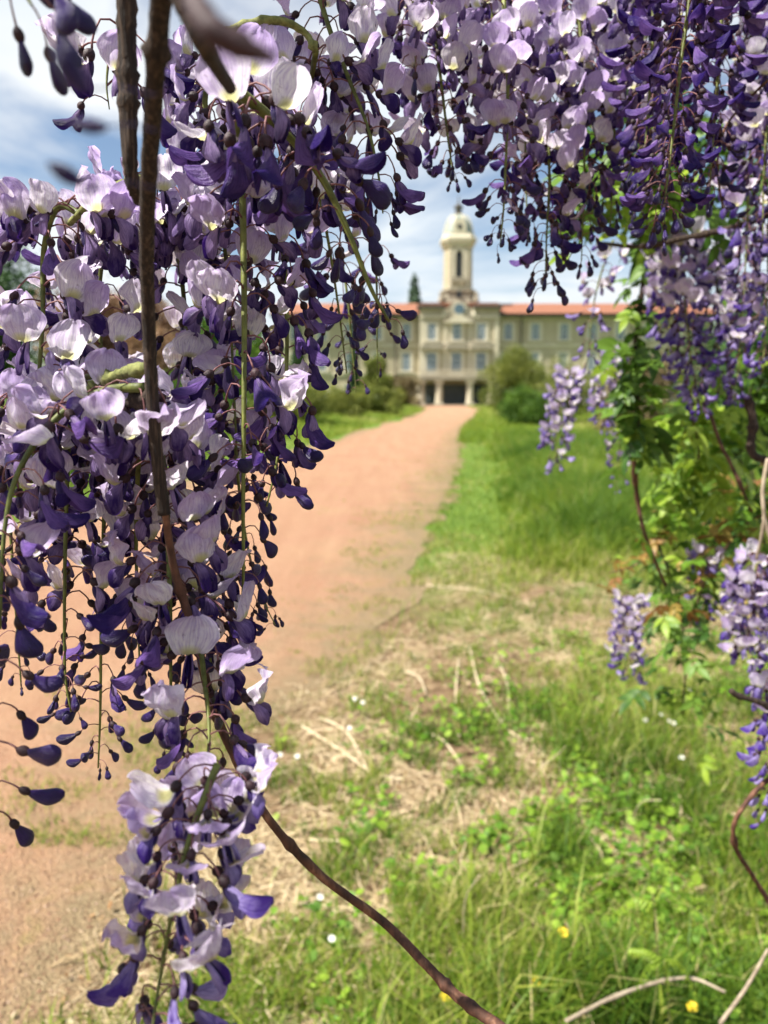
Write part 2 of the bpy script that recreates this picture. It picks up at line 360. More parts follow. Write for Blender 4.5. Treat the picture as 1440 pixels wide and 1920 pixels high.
bo('cornice', MB().box(pc0 - .3, bx(829), YP - .55, YB + 11.2, zp, zp + .28).box(bx(882), pc1 + .3, YP - .55, YB + 11.2, zp, zp + .28), M['eave'])
bo('pavilion_roof', MB().box(pc0, pc1, YP + .4, YB + 10.8, zp + .285, bz(570, YP) + .2), M['rooftile'])
# string courses
for py, h, pr in ((650, .28, .12), (704, .3, .14), (598, .18, .08)):
    z = bz(py); bo('string_course', MB().box(x0 - .02, pc0 - .03, YB - pr, YB - .002, z, z + h).box(pc1 + .03, x1 + .02, YB - pr, YB - .002, z, z + h), M['stone'])
for py, h, pr in ((597, .3, .22), (645, .22, .12)):
    z = bz(py, YP); bo('string_course', MB().box(pc0 - .05, pc1 + .05, YP - pr, YP - .002, z, z + h), M['stone'])
for px in (786, 931):
    s = -1 if px > 850 else 1
    bo('quoin_pilaster', MB().box(*sorted((bx(px), bx(px + s * 8))), YP - .1, YP - .003, 0, bz(600, YP)), M['stone'])
for px in (834, 879): bo('pilaster', MB().box(bx(px) - .16, bx(px) + .16, YP - .09, YP - .003, bz(700, YP), bz(600, YP)), M['stone'])
for px in (741, 975): bo('drainpipe', MB().box(bx(px) - .07, bx(px) + .07, YB - .32, YB - .18, 0, zt - .3), M['eave'])
def window(px, pt, pb, w, YY, hood=False, shut=False):
    x = B(px, 650, YY).x; z0 = bz(pb, YY); z1 = bz(pt, YY); h = w / 2
    f = MB()      # surround
    f.box(x - h - .32, x - h, YY - .10, YY - .004, z0 - .2, z1 + .25).box(x + h, x + h + .32, YY - .10, YY - .004, z0 - .2, z1 + .25)
    f.box(x - h, x + h, YY - .10, YY - .004, z1, z1 + .25).box(x - h - .4, x + h + .4, YY - .26, YY - .005, z0 - .42, z0 - .203)
    o = bo('window', f, M['stone'])
    bo('pane', MB().box(x - h + .002, x + h - .002, YY - .03, YY - .006, z0 - .2, z1 - .003), M['pane'], o)
    g = MB()
    g.box(x - h + .003, x - h + .11, YY - .06, YY - .032, z0 - .19, z1 - .004).box(x + h - .11, x + h - .003, YY - .06, YY - .032, z0 - .19, z1 - .004)
    g.box(x - .05, x + .05, YY - .06, YY - .032, z0 - .19, z1 - .004)
    for q in (.0, .33, .66, .96): zq = z0 - .18 + (z1 - z0 + .1) * q; g.box(x - h + .112, x - .052, YY - .055, YY - .033, zq, zq + .07).box(x + .052, x + h - .112, YY - .055, YY - .033, zq, zq + .07)
    bo('sash', g, M['frame'], o)
    if hood:
        pts = [(x + 1.35 * math.cos(a) * 1.0, z1 + .35 + .75 * math.sin(a)) for a in np.linspace(0, math.pi, 12)]
        bo('hood', MB().prism(pts[::-1], YY - .75, YY - .012), M['stonegrey'], o)
for px in (553, 604, 655, 707, 762, 952, 1003, 1057, 1110, 1162, 1214, 1266): window(px, 607, 634, 1.0, YB)
for px in (553, 604, 655, 707, 762, 949, 1003, 1056, 1110, 1162, 1214, 1266): window(px, 662, 692, 1.0, YB)
for px in (553, 604, 655, 707, 762, 949, 1003, 1056, 1110, 1162, 1214, 1266): window(px, 722, 750, 1.1, YB)
for px in (809, 856, 902): window(px, 607, 634, 1.0, YP)
for px in (809, 856, 902): window(px, 661, 696, 1.15, YP, hood=True)
for px in (809, 902): pass
# portico with balcony
YQ = YP - 3.2
zq = bz(712, YQ)
bo('balcony_slab', MB().box(bx(784), bx(931), YQ - .3, YP - .01, zq, zq + .42), M['stonegrey'])
bal = MB()
for i in range(46):
    x = bx(786) + (bx(929) - bx(786)) * i / 45; bal.box(x - .05, x + .05, YQ - .2, YQ - .1, zq + .422, zq + .95)
bal.box(bx(785), bx(930), YQ - .25, YQ - .05, zq + .952, zq + 1.07); bo('balustrade', bal, M['stone'])
for px, w in ((789, .85), (823, .8), (881, .8), (921, .85)):
    x = B(px, 740, YQ).x
    cmb_ = MB().box(x - w / 2 - .1, x + w / 2 + .1, YQ - .15, YQ + w, 0, .35).ring((x, YQ + .3), [(.352, w * .5), (2.0, w * .48), (zq - .45, w * .42)], 12).box(x - w / 2 - .08, x + w / 2 + .08, YQ - .14, YQ + w, zq - .448, zq - .005)
    bo('column', cmb_, M['stone'])
for a, b, mt in ((797, 817, 'dark'), (831, 874, 'slate'), (888, 914, 'dark')):  # side bays are near-black slabs standing for shaded openings
    xa, xb = B(a, 740, YP).x, B(b, 740, YP).x; zd = zq - .5
    o = bo('entrance_bay', MB().box(xa, xb, YP - .12, YP - .014, 0, zd), M[mt])
    k = 4 if mt == 'slate' else 2
    for i in range(k):
        for (za, zb_) in ((.3, 1.3), (1.45, zd - .25)):
            u0 = xa + (xb - xa) * (i + .12) / k; u1 = xa + (xb - xa) * (i + .88) / k
            bo('panel', MB().box(u0, u1, YP - .17, YP - .123, za, zb_), M['slate'], o)
bo('step', MB().box(bx(782), bx(933), YQ - .7, YQ - .2, 0, .16), M['stonegrey'])
# gable over the centre
xc = bx(857)
YT = YP - .25
def gable():
    zb0, zb1 = bz(606, YT), bz(566, YT); w = bx(886) - xc
    pts = [(xc - w, zb0), (xc + w, zb0), (xc + w, zb0 + .7), (xc + w * .8, zb0 + 1.0), (xc + w * .62, zb0 + 1.7), (xc + w * .55, zb1 - .3), (xc + w * .3, zb1), (xc - w * .3, zb1), (xc - w * .55, zb1 - .3), (xc - w * .62, zb0 + 1.7), (xc - w * .8, zb0 + 1.0), (xc - w, zb0 + .7)]
    bo('gable', MB().prism(pts, YT, YP + .6), M['stonegrey'])
    mz = bz(580, YT); cl = MB()
    cl.ring((0, 0), [(0, .62), (.1, .62)], 20); cl.v = [(xc + x, YT - .02 - z, mz + y) for x, y, z in cl.v]; o = bo('clock_face', cl, M['pane'])
    rr = MB().ring((0, 0), [(0, .78), (.06, .78), (.0601, .64)], 20); rr.v = [(xc + x, YT - .002 - z, mz + y) for x, y, z in rr.v]; bo('clock_surround', rr, M['stone'], o)
    z0 = bz(606, YT)
    bo('pediment', MB().prism([(xc - 1.6, z0 + .02), (xc + 1.6, z0 + .02), (xc + .2, z0 + 1.0), (xc - .2, z0 + 1.0)], YT - .35, YT - .004), M['stone'])
    for s in (-1, 1):
        bo('volute', MB().ring((xc + s * w * .93, YT + .2), [(zb0 + .7, .26), (zb0 + 1.0, .3), (zb0 + 1.35, .14), (zb0 + 1.5, .2), (zb0 + 1.6, .02)], 10), M['stone'])
gable()
# bell tower: chamfered square shaft
YTW = YB + 2.2
def tw(px): return B(px, 480, YTW).x
def tz(py): return B(860, py, YTW).z
xt = tw(861.5); hw = (tw(888) - tw(835)) / 2
def cham(h, c): return [(-h + c, -h), (h - c, -h), (h, -h + c), (h, h - c), (h - c, h), (-h + c, h), (-h, h - c), (-h, -h + c)]
def shaft(name, prof, mat, c=.32, parent=None):
    mbb = MB(); n = 0
    for z, h in prof:
        mbb.v += [(xt + x, YTW + 2 + y, z) for x, y in cham(h, h * c)]
    for j in range(len(prof) - 1):
        for i in range(8): k = (i + 1) % 8; mbb.f.append((j * 8 + i, j * 8 + k, (j + 1) * 8 + k, (j + 1) * 8 + i))
    mbb.f.append(tuple(reversed(range(8)))); mbb.f.append(tuple((len(prof) - 1) * 8 + i for i in range(8)))
    return bo(name, mbb, mat, parent)
shaft('tower_base', [(tz(600), hw * 1.28), (tz(566), hw * 1.26), (tz(564), hw * 1.16), (tz(548), hw * 1.12), (tz(546), hw * 1.22), (tz(542), hw * 1.22), (tz(541), hw)], M['stonegrey'], .3)
tb = shaft('belfry', [(tz(541.2), hw), (tz(462), hw * .97)], M['wall'], .36)
shaft('belfry_cornice', [(tz(462), hw * 1.0), (tz(458), hw * 1.12), (tz(452), hw * 1.14), (tz(451), hw * 1.24), (tz(444), hw * 1.26), (tz(442), hw * 1.14), (tz(436), hw * 1.08)], M['stone'], .34)
yf = YTW + 2 - hw
def arch(w, z0, z1, y0, y1, x=xt):
    pts = [(x - w, z0), (x + w, z0)] + [(x + w * math.cos(a), z1 - w + w * math.sin(a)) for a in np.linspace(0, math.pi, 9)]
    return MB().prism(pts[::-1], y0, y1)
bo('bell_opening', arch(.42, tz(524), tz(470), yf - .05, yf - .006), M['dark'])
bo('opening_surround', MB().prism([(xt - .75, tz(526)), (xt - .42, tz(526)), (xt - .42, tz(475)), (xt - .2, tz(468)), (xt + .2, tz(468)), (xt + .42, tz(475)), (xt + .42, tz(526)), (xt + .75, tz(526)), (xt + .75, tz(470)), (xt + .4, tz(462.5)), (xt - .4, tz(462.5)), (xt - .75, tz(470))], yf - .16, yf - .052), M['stone'])
bo('balustrade', MB().box(xt - .85, xt + .85, yf - .3, yf - .165, tz(528), tz(519)), M['stonegrey'])
for s in (-1, 1): bo('tower_pilaster', MB().box(xt + s * 1.0 - .13, xt + s * 1.0 + .13, yf - .12, yf - .004, tz(540), tz(463)), M['stone'])
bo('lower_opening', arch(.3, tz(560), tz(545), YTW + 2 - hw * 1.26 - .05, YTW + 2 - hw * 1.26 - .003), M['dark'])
for s in (-1, 1):
    bo('pinnacle', MB().ring((xt + s * hw * 1.25, YTW + 2 - hw * 1.1), [(tz(566), .36), (tz(560), .38), (tz(556), .2), (tz(550), .3), (tz(546), .03)], 10), M['stonegrey'])
dr = hw * 1.04
dome = [(tz(436) + .003, dr)] + [(tz(436) + (tz(396) - tz(436)) * math.sin(a), dr * math.cos(a) ** .8 + .0) for a in np.linspace(.12, 1.38, 9)]
bo('dome', MB().ring((xt, YTW + 2), dome, 24), M['copper']).data.polygons.foreach_set('use_smooth', [True] * (24 * 9 + 2))
for k in range(8):
    a = math.pi / 8 + k * math.pi / 4; pth = [Vector((xt - L0.x + (r + .04) * math.cos(a), YTW + 2 - L0.y + (r + .04) * math.sin(a), z)) for z, r in dome]
    vs, fs = tubegeo(pth, [.10] * len(pth), 5); obj('dome_rib', mesh('dome_rib', vs, fs, M['stone']), bd)
bo('dormer', arch(.75, tz(436), tz(408), YTW + 2 - dr - .12, YTW + 2 - dr * .3), M['stone'])
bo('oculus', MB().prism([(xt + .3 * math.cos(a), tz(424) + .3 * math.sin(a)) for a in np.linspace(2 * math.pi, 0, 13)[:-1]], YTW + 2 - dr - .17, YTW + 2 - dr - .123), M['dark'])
bo('lantern', MB().ring((xt, YTW + 2), [(tz(397), .5), (tz(392), .40), (tz(384), .38), (tz(383), .56), (tz(379), .54), (tz(377), .25), (tz(372), .1)], 12), M['eave'])
bo('spire', MB().ring((xt, YTW + 2), [(tz(374), .09), (tz(358), .05)], 6), M['eave'])
# ------------------------------------------------------------------ foliage volumes
def leafcloud(name, blobs, n, size, mat, shell=.55, tone=None, seed=1):
    r = np.random.default_rng(seed); bl = np.array(blobs, dtype=float); wts = bl[:, 3] * bl[:, 4] * bl[:, 5]; wts = wts ** .67; wts /= wts.sum()
    k = r.choice(len(bl), n, p=wts); d = r.normal(size=(n, 3)); d /= np.linalg.norm(d, axis=1)[:, None]
    rad = shell + (1 - shell) * r.random(n) ** .6; lump = (1 + .55 * (r.random(n) < .10) * r.random(n)) * (.70 + .55 * vnoise(np.arctan2(d[:, 1], d[:, 0]) * 1.7 + k * 3.1, d[:, 2] * 2.3 + k, 1.3))
    c = bl[k, :3] + d * bl[k, 3:6] * (rad * lump)[:, None]
    a = r.normal(size=(n, 3)); a /= np.linalg.norm(a, axis=1)[:, None]; b = np.cross(a, r.normal(size=(n, 3))); b /= np.linalg.norm(b, axis=1)[:, None]
    s = size * (.6 + .8 * r.random(n)); a *= s[:, None]; b *= (s * .5)[:, None]
    V = np.stack([c - a, c + b, c + a, c - b], 1).reshape(-1, 3)
    tn = np.clip(-.1 + .55 * r.random(n) + .65 * vnoise(c[:, 0] + c[:, 1], c[:, 2] * 1.3 + k, .9 / max(bl[0, 3], .3)), 0, 1)
    return fastmesh(name, V, np.arange(4 * n).reshape(n, 4), mat, {'tone': np.repeat(tn, 4)})
def fol(name, a, b, c, tr=.4): M[name] = blade_mat(name + '_foliage', [(.1, a), (.5, b), (.95, c)], tr)
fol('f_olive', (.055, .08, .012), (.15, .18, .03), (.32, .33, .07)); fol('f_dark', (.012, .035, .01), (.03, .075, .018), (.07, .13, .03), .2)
fol('f_green', (.022, .055, .008), (.07, .15, .018), (.19, .30, .035)); fol('f_copper', (.12, .06, .035), (.26, .15, .085), (.42, .28, .17), .25)
fol('f_brown', (.07, .05, .025), (.17, .13, .06), (.32, .25, .12), .2)
fol('f_cedar', (.03, .06, .035), (.07, .12, .07), (.13, .19, .11), .2)
def tree(name, label, cat, px, Y, top, base_h, w, mat, n, leaf, trunk_h, nb=7, seed=1, group=None, conic=False):
    b = B(px, 735, Y); o = thing(name, label, cat, (b.x, Y, float(gz(np.float64(b.x), np.float64(Y)))), group)
    H = B(px, top, Y).z; r = random.Random(seed); bl = []
    if conic:
        for i in range(nb): u = i / (nb - 1); bl.append((0, 0, base_h + (H - base_h) * u, w * (1 - u * .8), w * (1 - u * .8), (H - base_h) / nb * 1.1))
    else:
        for i in range(nb * 3):
            a = r.uniform(0, 6.28); q = r.uniform(0, .85) * w; z = base_h + (H - base_h) * r.uniform(.12, .92) * (1 - .35 * q / w); s = w * r.uniform(.16, .40)
            bl.append((q * math.cos(a), q * math.sin(a), z, s, s, min(s * r.uniform(.7, 1.5), H - z + .15, z + .1)))
        bl.append((0, 0, base_h + (H - base_h) * .5, w * .5, w * .5, (H - base_h) * .4))
    p = obj('crown', leafcloud('crown', bl, n, leaf, M[mat], .45, seed=seed), o); p['kind'] = 'stuff'
    vs, fs = [], []
    for k in range(1 if conic else 4):
        top_ = Vector(bl[k % len(bl)][:3]) if not conic else Vector((0, 0, H * .9))
        v_, f_ = tubegeo(spline([Vector((.06 * k, 0, -.1)), Vector((.05 * k, .02, trunk_h)), top_], 8), np.linspace(w * .06, w * .012, 8), 7, .08, off=len(vs)); vs += v_; fs += f_
    obj('trunk', mesh('trunk', vs, fs, M['twig']), o)
    return o
# left of the path
tree('copper_tree', 'broad copper brown tree standing far left behind the wisteria', 'tree', 215, 45, 545, 1.2, 4.4, 'f_copper', 26000, .13, 2, 9, 3)
tree('dark_tree', 'tall dark green tree at the far left edge beyond the copper tree', 'tree', -20, 50, 425, 1.0, 5.2, 'f_dark', 16000, .16, 2, 9, 4)
tree('green_tree', 'rounded mid green tree between the copper tree and the building', 'tree', 420, 60, 590, .8, 5.0, 'f_green', 16000, .16, 2, 9, 5)
tree('cypress', 'slim dark cypress in front of the left wing of the building', 'tree', 664, 62, 628, .1, .62, 'f_dark', 9000, .09, 1, 9, 6, conic=True)
tree('cypress', 'dark cypress close to the green tree, left of the slimmer cypress', 'tree', 560, 60, 622, .1, .95, 'f_dark', 9000, .1, 1, 9, 7, conic=True)
tree('cedar_tree', 'grey green conical tree rising behind the roof left of the tower', 'tree', 776, 112, 533, 6, 2.6, 'f_cedar', 9000, .25, 6, 8, 8, conic=True)
tree('hedge_shrub', 'brownish rounded shrub against the ground floor left of the portico', 'shrub', 752, 84, 700, .1, 2.6, 'f_brown', 12000, .11, .6, 8, 9)
tree('hedge_shrub', 'tall yellow green shrub beside the slim cypress', 'shrub', 706, 76, 660, .1, 2.2, 'f_olive', 14000, .10, .8, 8, 10)
tree('low_shrub', 'low spreading bright green shrub on the left verge near the path', 'shrub', 700, 50, 735, .0, 1.9, 'f_olive', 13000, .07, .2, 7, 11)
tree('low_shrub', 'low yellowish shrub left of the bright verge shrub', 'shrub', 640, 42, 742, .0, 1.6, 'f_olive', 12000, .06, .2, 7, 12)
tree('low_shrub', 'wide green shrub on the left verge seen between hanging racemes', 'shrub', 545, 34, 730, .0, 2.2, 'f_olive', 15000, .06, .2, 8, 13)
tree('low_shrub', 'green shrub on the left verge below the copper tree', 'shrub', 380, 28, 690, .0, 2.4, 'f_green', 16000, .06, .2, 8, 14)
tree('low_shrub', 'green shrub nearest the left edge of the photo', 'shrub', 130, 26, 700, .0, 2.6, 'f_green', 14000, .07, .2, 8, 15)
# right of the path
tree('loose_shrub', 'tall loose yellow green shrub right of the portico', 'shrub', 962, 48, 652, .2, 2.5, 'f_olive', 24000, .06, 1, 11, 21)
tree('bush', 'dense dark green bush in front of the yellow green shrub', 'shrub', 985, 36, 722, .1, 1.35, 'f_green', 20000, .045, .4, 8, 22)
tree('bush', 'brown tipped bush right of the dense dark bush', 'shrub', 1068, 40, 668, .1, 1.9, 'f_olive', 16000, .05, .5, 8, 23)
tree('bush', 'tan withered shrub behind the leafy climbing stem', 'shrub', 1200, 24, 640, .1, 1.7, 'f_brown', 15000, .05, .4, 8, 24)
tree('bush', 'dark shrub in the shade at the right edge below the purple racemes', 'shrub', 1440, 5.5, 625, 1.2, .42, 'f_dark', 15000, .03, .4, 8, 25)  # dark leaf colour stands in for the deep shade of this gap
tree('bush', 'broad green shrub on the right verge behind the bright leaves', 'shrub', 1380, 20, 715, .0, 1.7, 'f_green', 18000, .05, .4, 8, 26)
tree('dark_tree', 'dark green tree far right behind the climbing wisteria', 'tree', 1420, 40, 520, .5, 5, 'f_dark', 14000, .14, 2, 8, 27)
# ------------------------------------------------------------------ grass, straw, weeds
def blades(name, x, y, h, w, bend, tone, mat, lay=None):
    n = len(x); az = rng.random(n) * 6.283; z = gz(x, y); ca, sa = np.cos(az), np.sin(az); ba = rng.random(n) * 6.283; bx_, by_ = np.cos(ba) * bend * h, np.sin(ba) * bend * h
    w = w / 2; b = np.stack([x, y, z], 1); sd = np.stack([ca * w, sa * w, 0 * w], 1)
    mid = b + np.stack([bx_ * .3, by_ * .3, h * .6], 1); top = b + np.stack([bx_, by_, h * np.sqrt(np.clip(1 - (bend * .7) ** 2, .1, 1))], 1)
    V = np.stack([b - sd, b + sd, mid + sd * .8, mid - sd * .8, top + sd * .08, top - sd * .08], 1).reshape(-1, 3)
    i = np.arange(n)[:, None] * 6; Q = np.concatenate([i + [0, 1, 2, 3], i + [3, 2, 4, 5]]); return fastmesh(name, V, Q, mat, {'tone': np.repeat(tone, 6)})
def scatter(n, y0, y1, slack=1.0):
    y = y0 * (y1 / y0) ** rng.random(n); x = (rng.random(n) - .5) * (y * 1.15 + slack) ; return x, y
def pathdist(x, y):   # >0 outside the path on the verge
    return np.maximum(x - xr(y), xl(y) - x)
def lush(x, y): # 0 bare straw verge .. 1 rich grass
    r = (x - xr(y)) / np.clip(.22 * y + .25, .3, 3.2)
    return np.where(x > xr(y), np.clip(r * .55 - .08, 0, 1), 1)
parts = []
n = 330000; x, y = scatter(n, 1.3, 8.5); d = pathdist(x, y); L = lush(x, y); pn = vnoise(x, y, 3.0); pn2 = vnoise(x, y, 9.0)
keep = (rng.random(n) < np.clip((pn * .55 + pn2 * .85 - .63) * 5.0 + L * .55 - .22, 0.02, 1) * np.clip(d * 2.2 + .22, 0, 1)) & (d > -.55)
keep &= rng.random(n) < .50
x, y, L, pn = x[keep], y[keep], L[keep], pn[keep]; k = len(x)
h = (.03 + .05 * rng.random(k) + L * (.01 + .13 * rng.random(k) * np.clip(pn * 2 - .5, 0, 1.4))); h *= np.where(rng.random(k) < .04, 1.9, 1)
tone = np.clip(.0 + .55 * rng.random(k) + .45 * vnoise(x, y, 2.6) + .1 * (1 - L) + np.where(rng.random(k) < .10, .5, 0), 0, 1)
go = obj('grass', blades('grass', x, y, h, .0028 + .0050 * rng.random(k) ** 2 + np.where(rng.random(k) < .03, .005, 0), .25 + .75 * rng.random(k), tone, M['grass'])); go['kind'] = 'stuff'; go['label'] = 'short green grass on the near verge beside the path'; go['category'] = 'grass'
print('near grass', k)
# taller grass further off, right of the path and on the left bank
n = 230000; x, y = scatter(n, 6.2, 26, 2); d = pathdist(x, y); right = x > xr(y)
tall = np.clip((y - 6.2) / 1.5, 0, 1) * np.clip((d - .25 - .5 * vnoise(x, y, 1.9)) / 1.0, 0, 1) ** 1.2
keep = (d > -.1) & (rng.random(n) < np.clip(.25 + tall, 0, 1)); x, y, tall, right = x[keep], y[keep], tall[keep], right[keep]; k = len(x)
h = .06 + tall * np.where(right, .22 + .18 * rng.random(k) + .14 * vnoise(x, y, 1.1), .10 + .12 * rng.random(k))
tone = np.clip(-.05 + .42 * rng.random(k) + .32 * vnoise(x, y, .8) + .25 * vnoise(x, y, 3) + np.where(rng.random(k) < .05, .35, 0) + .2 * (1 - tall), 0, 1)
go = obj('tall_grass', blades('tall_grass', x, y, h, .005 + .0007 * y, .2 + .6 * rng.random(k), tone, M['grass'])); go['kind'] = 'stuff'; go['label'] = 'tall unmown green grass beyond the bare patch right of the path'; go['category'] = 'grass'
n = 120000; x, y = scatter(n, 24, 88, 6); d = pathdist(x, y); keep = (d > -.2); x, y = x[keep], y[keep]; k = len(x)
tone = np.clip(.35 + .35 * rng.random(k) + .35 * vnoise(x, y, .3), 0, 1)
go = obj('far_grass', blades('far_grass', x, y, .10 + .16 * rng.random(k), .0012 * y, .2 + .6 * rng.random(k), tone, M['grass'])); go['kind'] = 'stuff'; go['label'] = 'sunlit lawn grass running up to the building'; go['category'] = 'grass'
# sparse tufts growing on the path itself
n = 150000; x, y = scatter(n, 2.5, 30); d = pathdist(x, y); q = vnoise(x, y, 1.6) * .6 + vnoise(x, y, 6) * .5
keep = (d < 0) & (x > xr(y) - 2.2 - .05 * y) & (rng.random(n) < np.clip((q - .50 - .25 * np.clip(-d / 2, 0, 1)) * 4.5, 0, 1) * np.clip(1.2 + d / 2.0, .03, 1)); x, y = x[keep], y[keep]; k = len(x)
go = obj('path_tufts', blades('path_tufts', x, y, .02 + .035 * rng.random(k), .003 + .0006 * y, .3 + .7 * rng.random(k), np.clip(.45 + .5 * rng.random(k), 0, 1), M['grass'])); go['kind'] = 'stuff'; go['label'] = 'thin grass tufts growing in the path surface'; go['category'] = 'grass'
# straw lying about
def straws(name, x, y, ln, w, lift, tone):
    n = len(x); az = rng.random(n) * 6.283; z = gz(x, y) + .008; c = np.stack([x, y, z], 1); dr_ = np.stack([np.cos(az), np.sin(az), 0 * az], 1); sd = np.stack([-np.sin(az), np.cos(az), 0 * az], 1)
    kink = (rng.random(n) - .5) * ln * .3; a = c - dr_ * (ln / 2)[:, None]; b = c + dr_ * (ln / 2)[:, None]; b[:, 2] += lift * ln; mid = c + sd * kink[:, None]; mid[:, 2] += lift * ln * .6 + .004
    up = np.array([0, 0, 1.0]); s = sd * (w / 2)[:, None]; u = up * (w / 2)[:, None]
    V = np.stack([a - s, a + u, a + s, mid - s, mid + u, mid + s, b - s * .5, b + u * .5, b + s * .5], 1).reshape(-1, 3); i = np.arange(n)[:, None] * 9
    Q = np.concatenate([i + q for q in ([0, 1, 4, 3], [1, 2, 5, 4], [3, 4, 7, 6], [4, 5, 8, 7])]); return fastmesh(name, V, Q, M['straw'], {'tone': np.repeat(tone, 9)})
n = 110000; x, y = scatter(n, 1.3, 7.5); d = pathdist(x, y); L = lush(x, y); q = vnoise(x, y, 2.2)
keep = (d > -.35) & (rng.random(n) < np.clip(q * 1.6 - .25, .05, 1) * np.clip(1.15 - L * .65, .4, 1) * np.clip(d * 2.5 + .5, 0, 1)); x, y = x[keep], y[keep]; k = len(x)
go = obj('straw', straws('straw', x, y, .03 + .13 * rng.random(k) ** 2, (.0016 + .0040 * rng.random(k) ** 3), .5 * rng.random(k) ** 2, np.clip(.2 + .9 * rng.random(k), 0, 1))); go['kind'] = 'stuff'; go['label'] = 'dry straw and clippings matted over the verge'; go['category'] = 'straw'
# broad leaved weeds near the camera
n = 60000; x, y = scatter(n, 1.3, 5); L = lush(x, y); q = vnoise(x, y, 4.5); keep = (x > xr(y)) & (rng.random(n) < np.clip((q - .40) * 3.5, 0, 1) * np.clip(L * 1.6 - .05, 0, 1)); x, y = x[keep], y[keep]; k = len(x)
z = gz(x, y) + .01 + .07 * rng.random(k); c = np.stack([x, y, z], 1); az = rng.random(k) * 6.283; s = .005 + .018 * rng.random(k) ** 2.2; tl = (rng.random(k) - .3) * .8
a = np.stack([np.cos(az) * s, np.sin(az) * s, tl * s], 1); b = np.stack([-np.sin(az) * s * .6, np.cos(az) * s * .6, (rng.random(k) - .5) * s], 1)
V = np.stack([c - a, c - a * .3 + b, c + a * .6 + b * .8, c + a, c + a * .6 - b * .8, c - a * .3 - b], 1).reshape(-1, 3)
go = obj('weeds', fastmesh('weeds', V, np.arange(6 * k).reshape(k, 6), M['weed'], {'tone': np.repeat(np.clip(.2 + .8 * rng.random(k), 0, 1), 6)})); go['kind'] = 'stuff'; go['label'] = 'small leafy weeds among the near grass at the lower right'; go['category'] = 'weeds'
n = 14000; x, y = scatter(n, 1.3, 7); keep = (x > xr(y) - .2) & (rng.random(n) < np.clip(vnoise(x, y, 3.3) * 1.5 - .2, .1, 1)); x, y = x[keep], y[keep]; k = len(x)
c = np.stack([x, y, gz(x, y) + .008 + .03 * rng.random(k) ** 2], 1); az = rng.random(k) * 6.283; s_ = .004 + .012 * rng.random(k) ** 2; a = np.stack([np.cos(az) * s_, np.sin(az) * s_, (rng.random(k) - .5) * s_], 1); b = np.stack([-np.sin(az) * s_ * .5, np.cos(az) * s_ * .5, (rng.random(k) - .2) * s_], 1)
V = np.stack([c - a, c + b, c + a, c - b * .8], 1).reshape(-1, 3); M['litter'] = blade_mat('leaf_litter', [(0, (.05, .025, .012)), (.4, (.22, .11, .04)), (.7, (.42, .30, .16)), (1, (.66, .58, .42))], .1, .8)
go = obj('leaf_litter', fastmesh('leaf_litter', V, np.arange(4 * k).reshape(k, 4), M['litter'], {'tone': np.repeat(rng.random(k), 4)})); go['kind'] = 'stuff'; go['label'] = 'brown and pale dead leaf scraps lying among the near grass'; go['category'] = 'leaf litter'
# pebbles on the near path
M['pebble'] = blade_mat('pebbles', [(0, (.07, .03, .02)), (.5, (.28, .14, .09)), (1, (.55, .40, .30))], 0, .9)
n = 60000; x, y = scatter(n, 1.3, 6); keep = (x < xr(y) + .2) & (x > xl(y)); x, y = x[keep], y[keep]; k = len(x); s = .0012 + .0045 * rng.random(k) ** 4
o6 = np.array([[1, 0, 0], [0, 1, 0], [-1, 0, 0], [0, -1, 0], [0, 0, .7], [0, 0, -.7]]); c = np.stack([x, y, .004 + s * .3], 1)
V = (c[:, None, :] + o6[None] * s[:, None, None] * (.7 + .6 * rng.random((k, 6, 1)))).reshape(-1, 3); i = np.arange(k)[:, None] * 6
T = np.concatenate([i + q for q in ([0, 1, 4], [1, 2, 4], [2, 3, 4], [3, 0, 4], [1, 0, 5], [2, 1, 5], [3, 2, 5], [0, 3, 5])])
go = obj('pebbles', fastmesh('pebbles', V, T, M['pebble'], {'tone': np.repeat(rng.random(k), 6)})); go['kind'] = 'stuff'; go['label'] = 'loose grit and pebbles on the near path'; go['category'] = 'gravel'
# ------------------------------------------------------------------ dry stalks, daisies, yellow flowers: counted things
def stalk(name, label, cat, pts, r0, r1, mat, group=None, n=20, seg=7, rough=.05, side=None):
    base = Vector(pts[0]); path = [q - base for q in spline(pts, n)]
    vs, fs = tubegeo(path, list(np.linspace(r0, r1, n)), seg, rough); return thing(name, label, cat, base, group, mesh(name, vs, fs, mat))
M['strawstem'] = simple('dry_stalk', [(.3, (.42, .32, .19)), (.7, (.70, .60, .42))], 30, .8)
dry = [(((565, 1365), (640, 1420), (700, 1455), (760, 1475)), 'pale dry stalk lying lowest of the fan of stalks by the bare verge'),
       (((600, 1350), (650, 1385), (690, 1450)), 'short dry stalk crossing the fan of stalks near the path edge'),
       (((790, 1375), (830, 1400), (870, 1445)), 'thick dry stalk lying right of the fan of stalks'),
       (((880, 1215), (900, 1300), (950, 1370), (990, 1400)), 'long bent dry stalk curving down to the right'),
       (((930, 1235), (950, 1290), (955, 1345)), 'upright pale dry stalk right of the long bent one'),
       (((755, 1262), (785, 1280), (800, 1308)), 'small dry stalk at the top edge of the straw'),
       (((860, 1240), (855, 1300), (853, 1350)), 'thin straight dry stalk left of the long bent one'),
       (((800, 1100), (900, 1115), (1010, 1140)), 'dry stalk lying across the bare patch below the tall grass'),
       (((580, 1580), (660, 1600), (700, 1650)), 'dry stalk beside the dark branch near the path'),
       (((1040, 1605), (1080, 1640), (1110, 1650)), 'whitish broken stalk lying in the deep grass'),
       (((560, 1700), (620, 1720), (650, 1750)), 'short dry stalk right of the lowest raceme')]
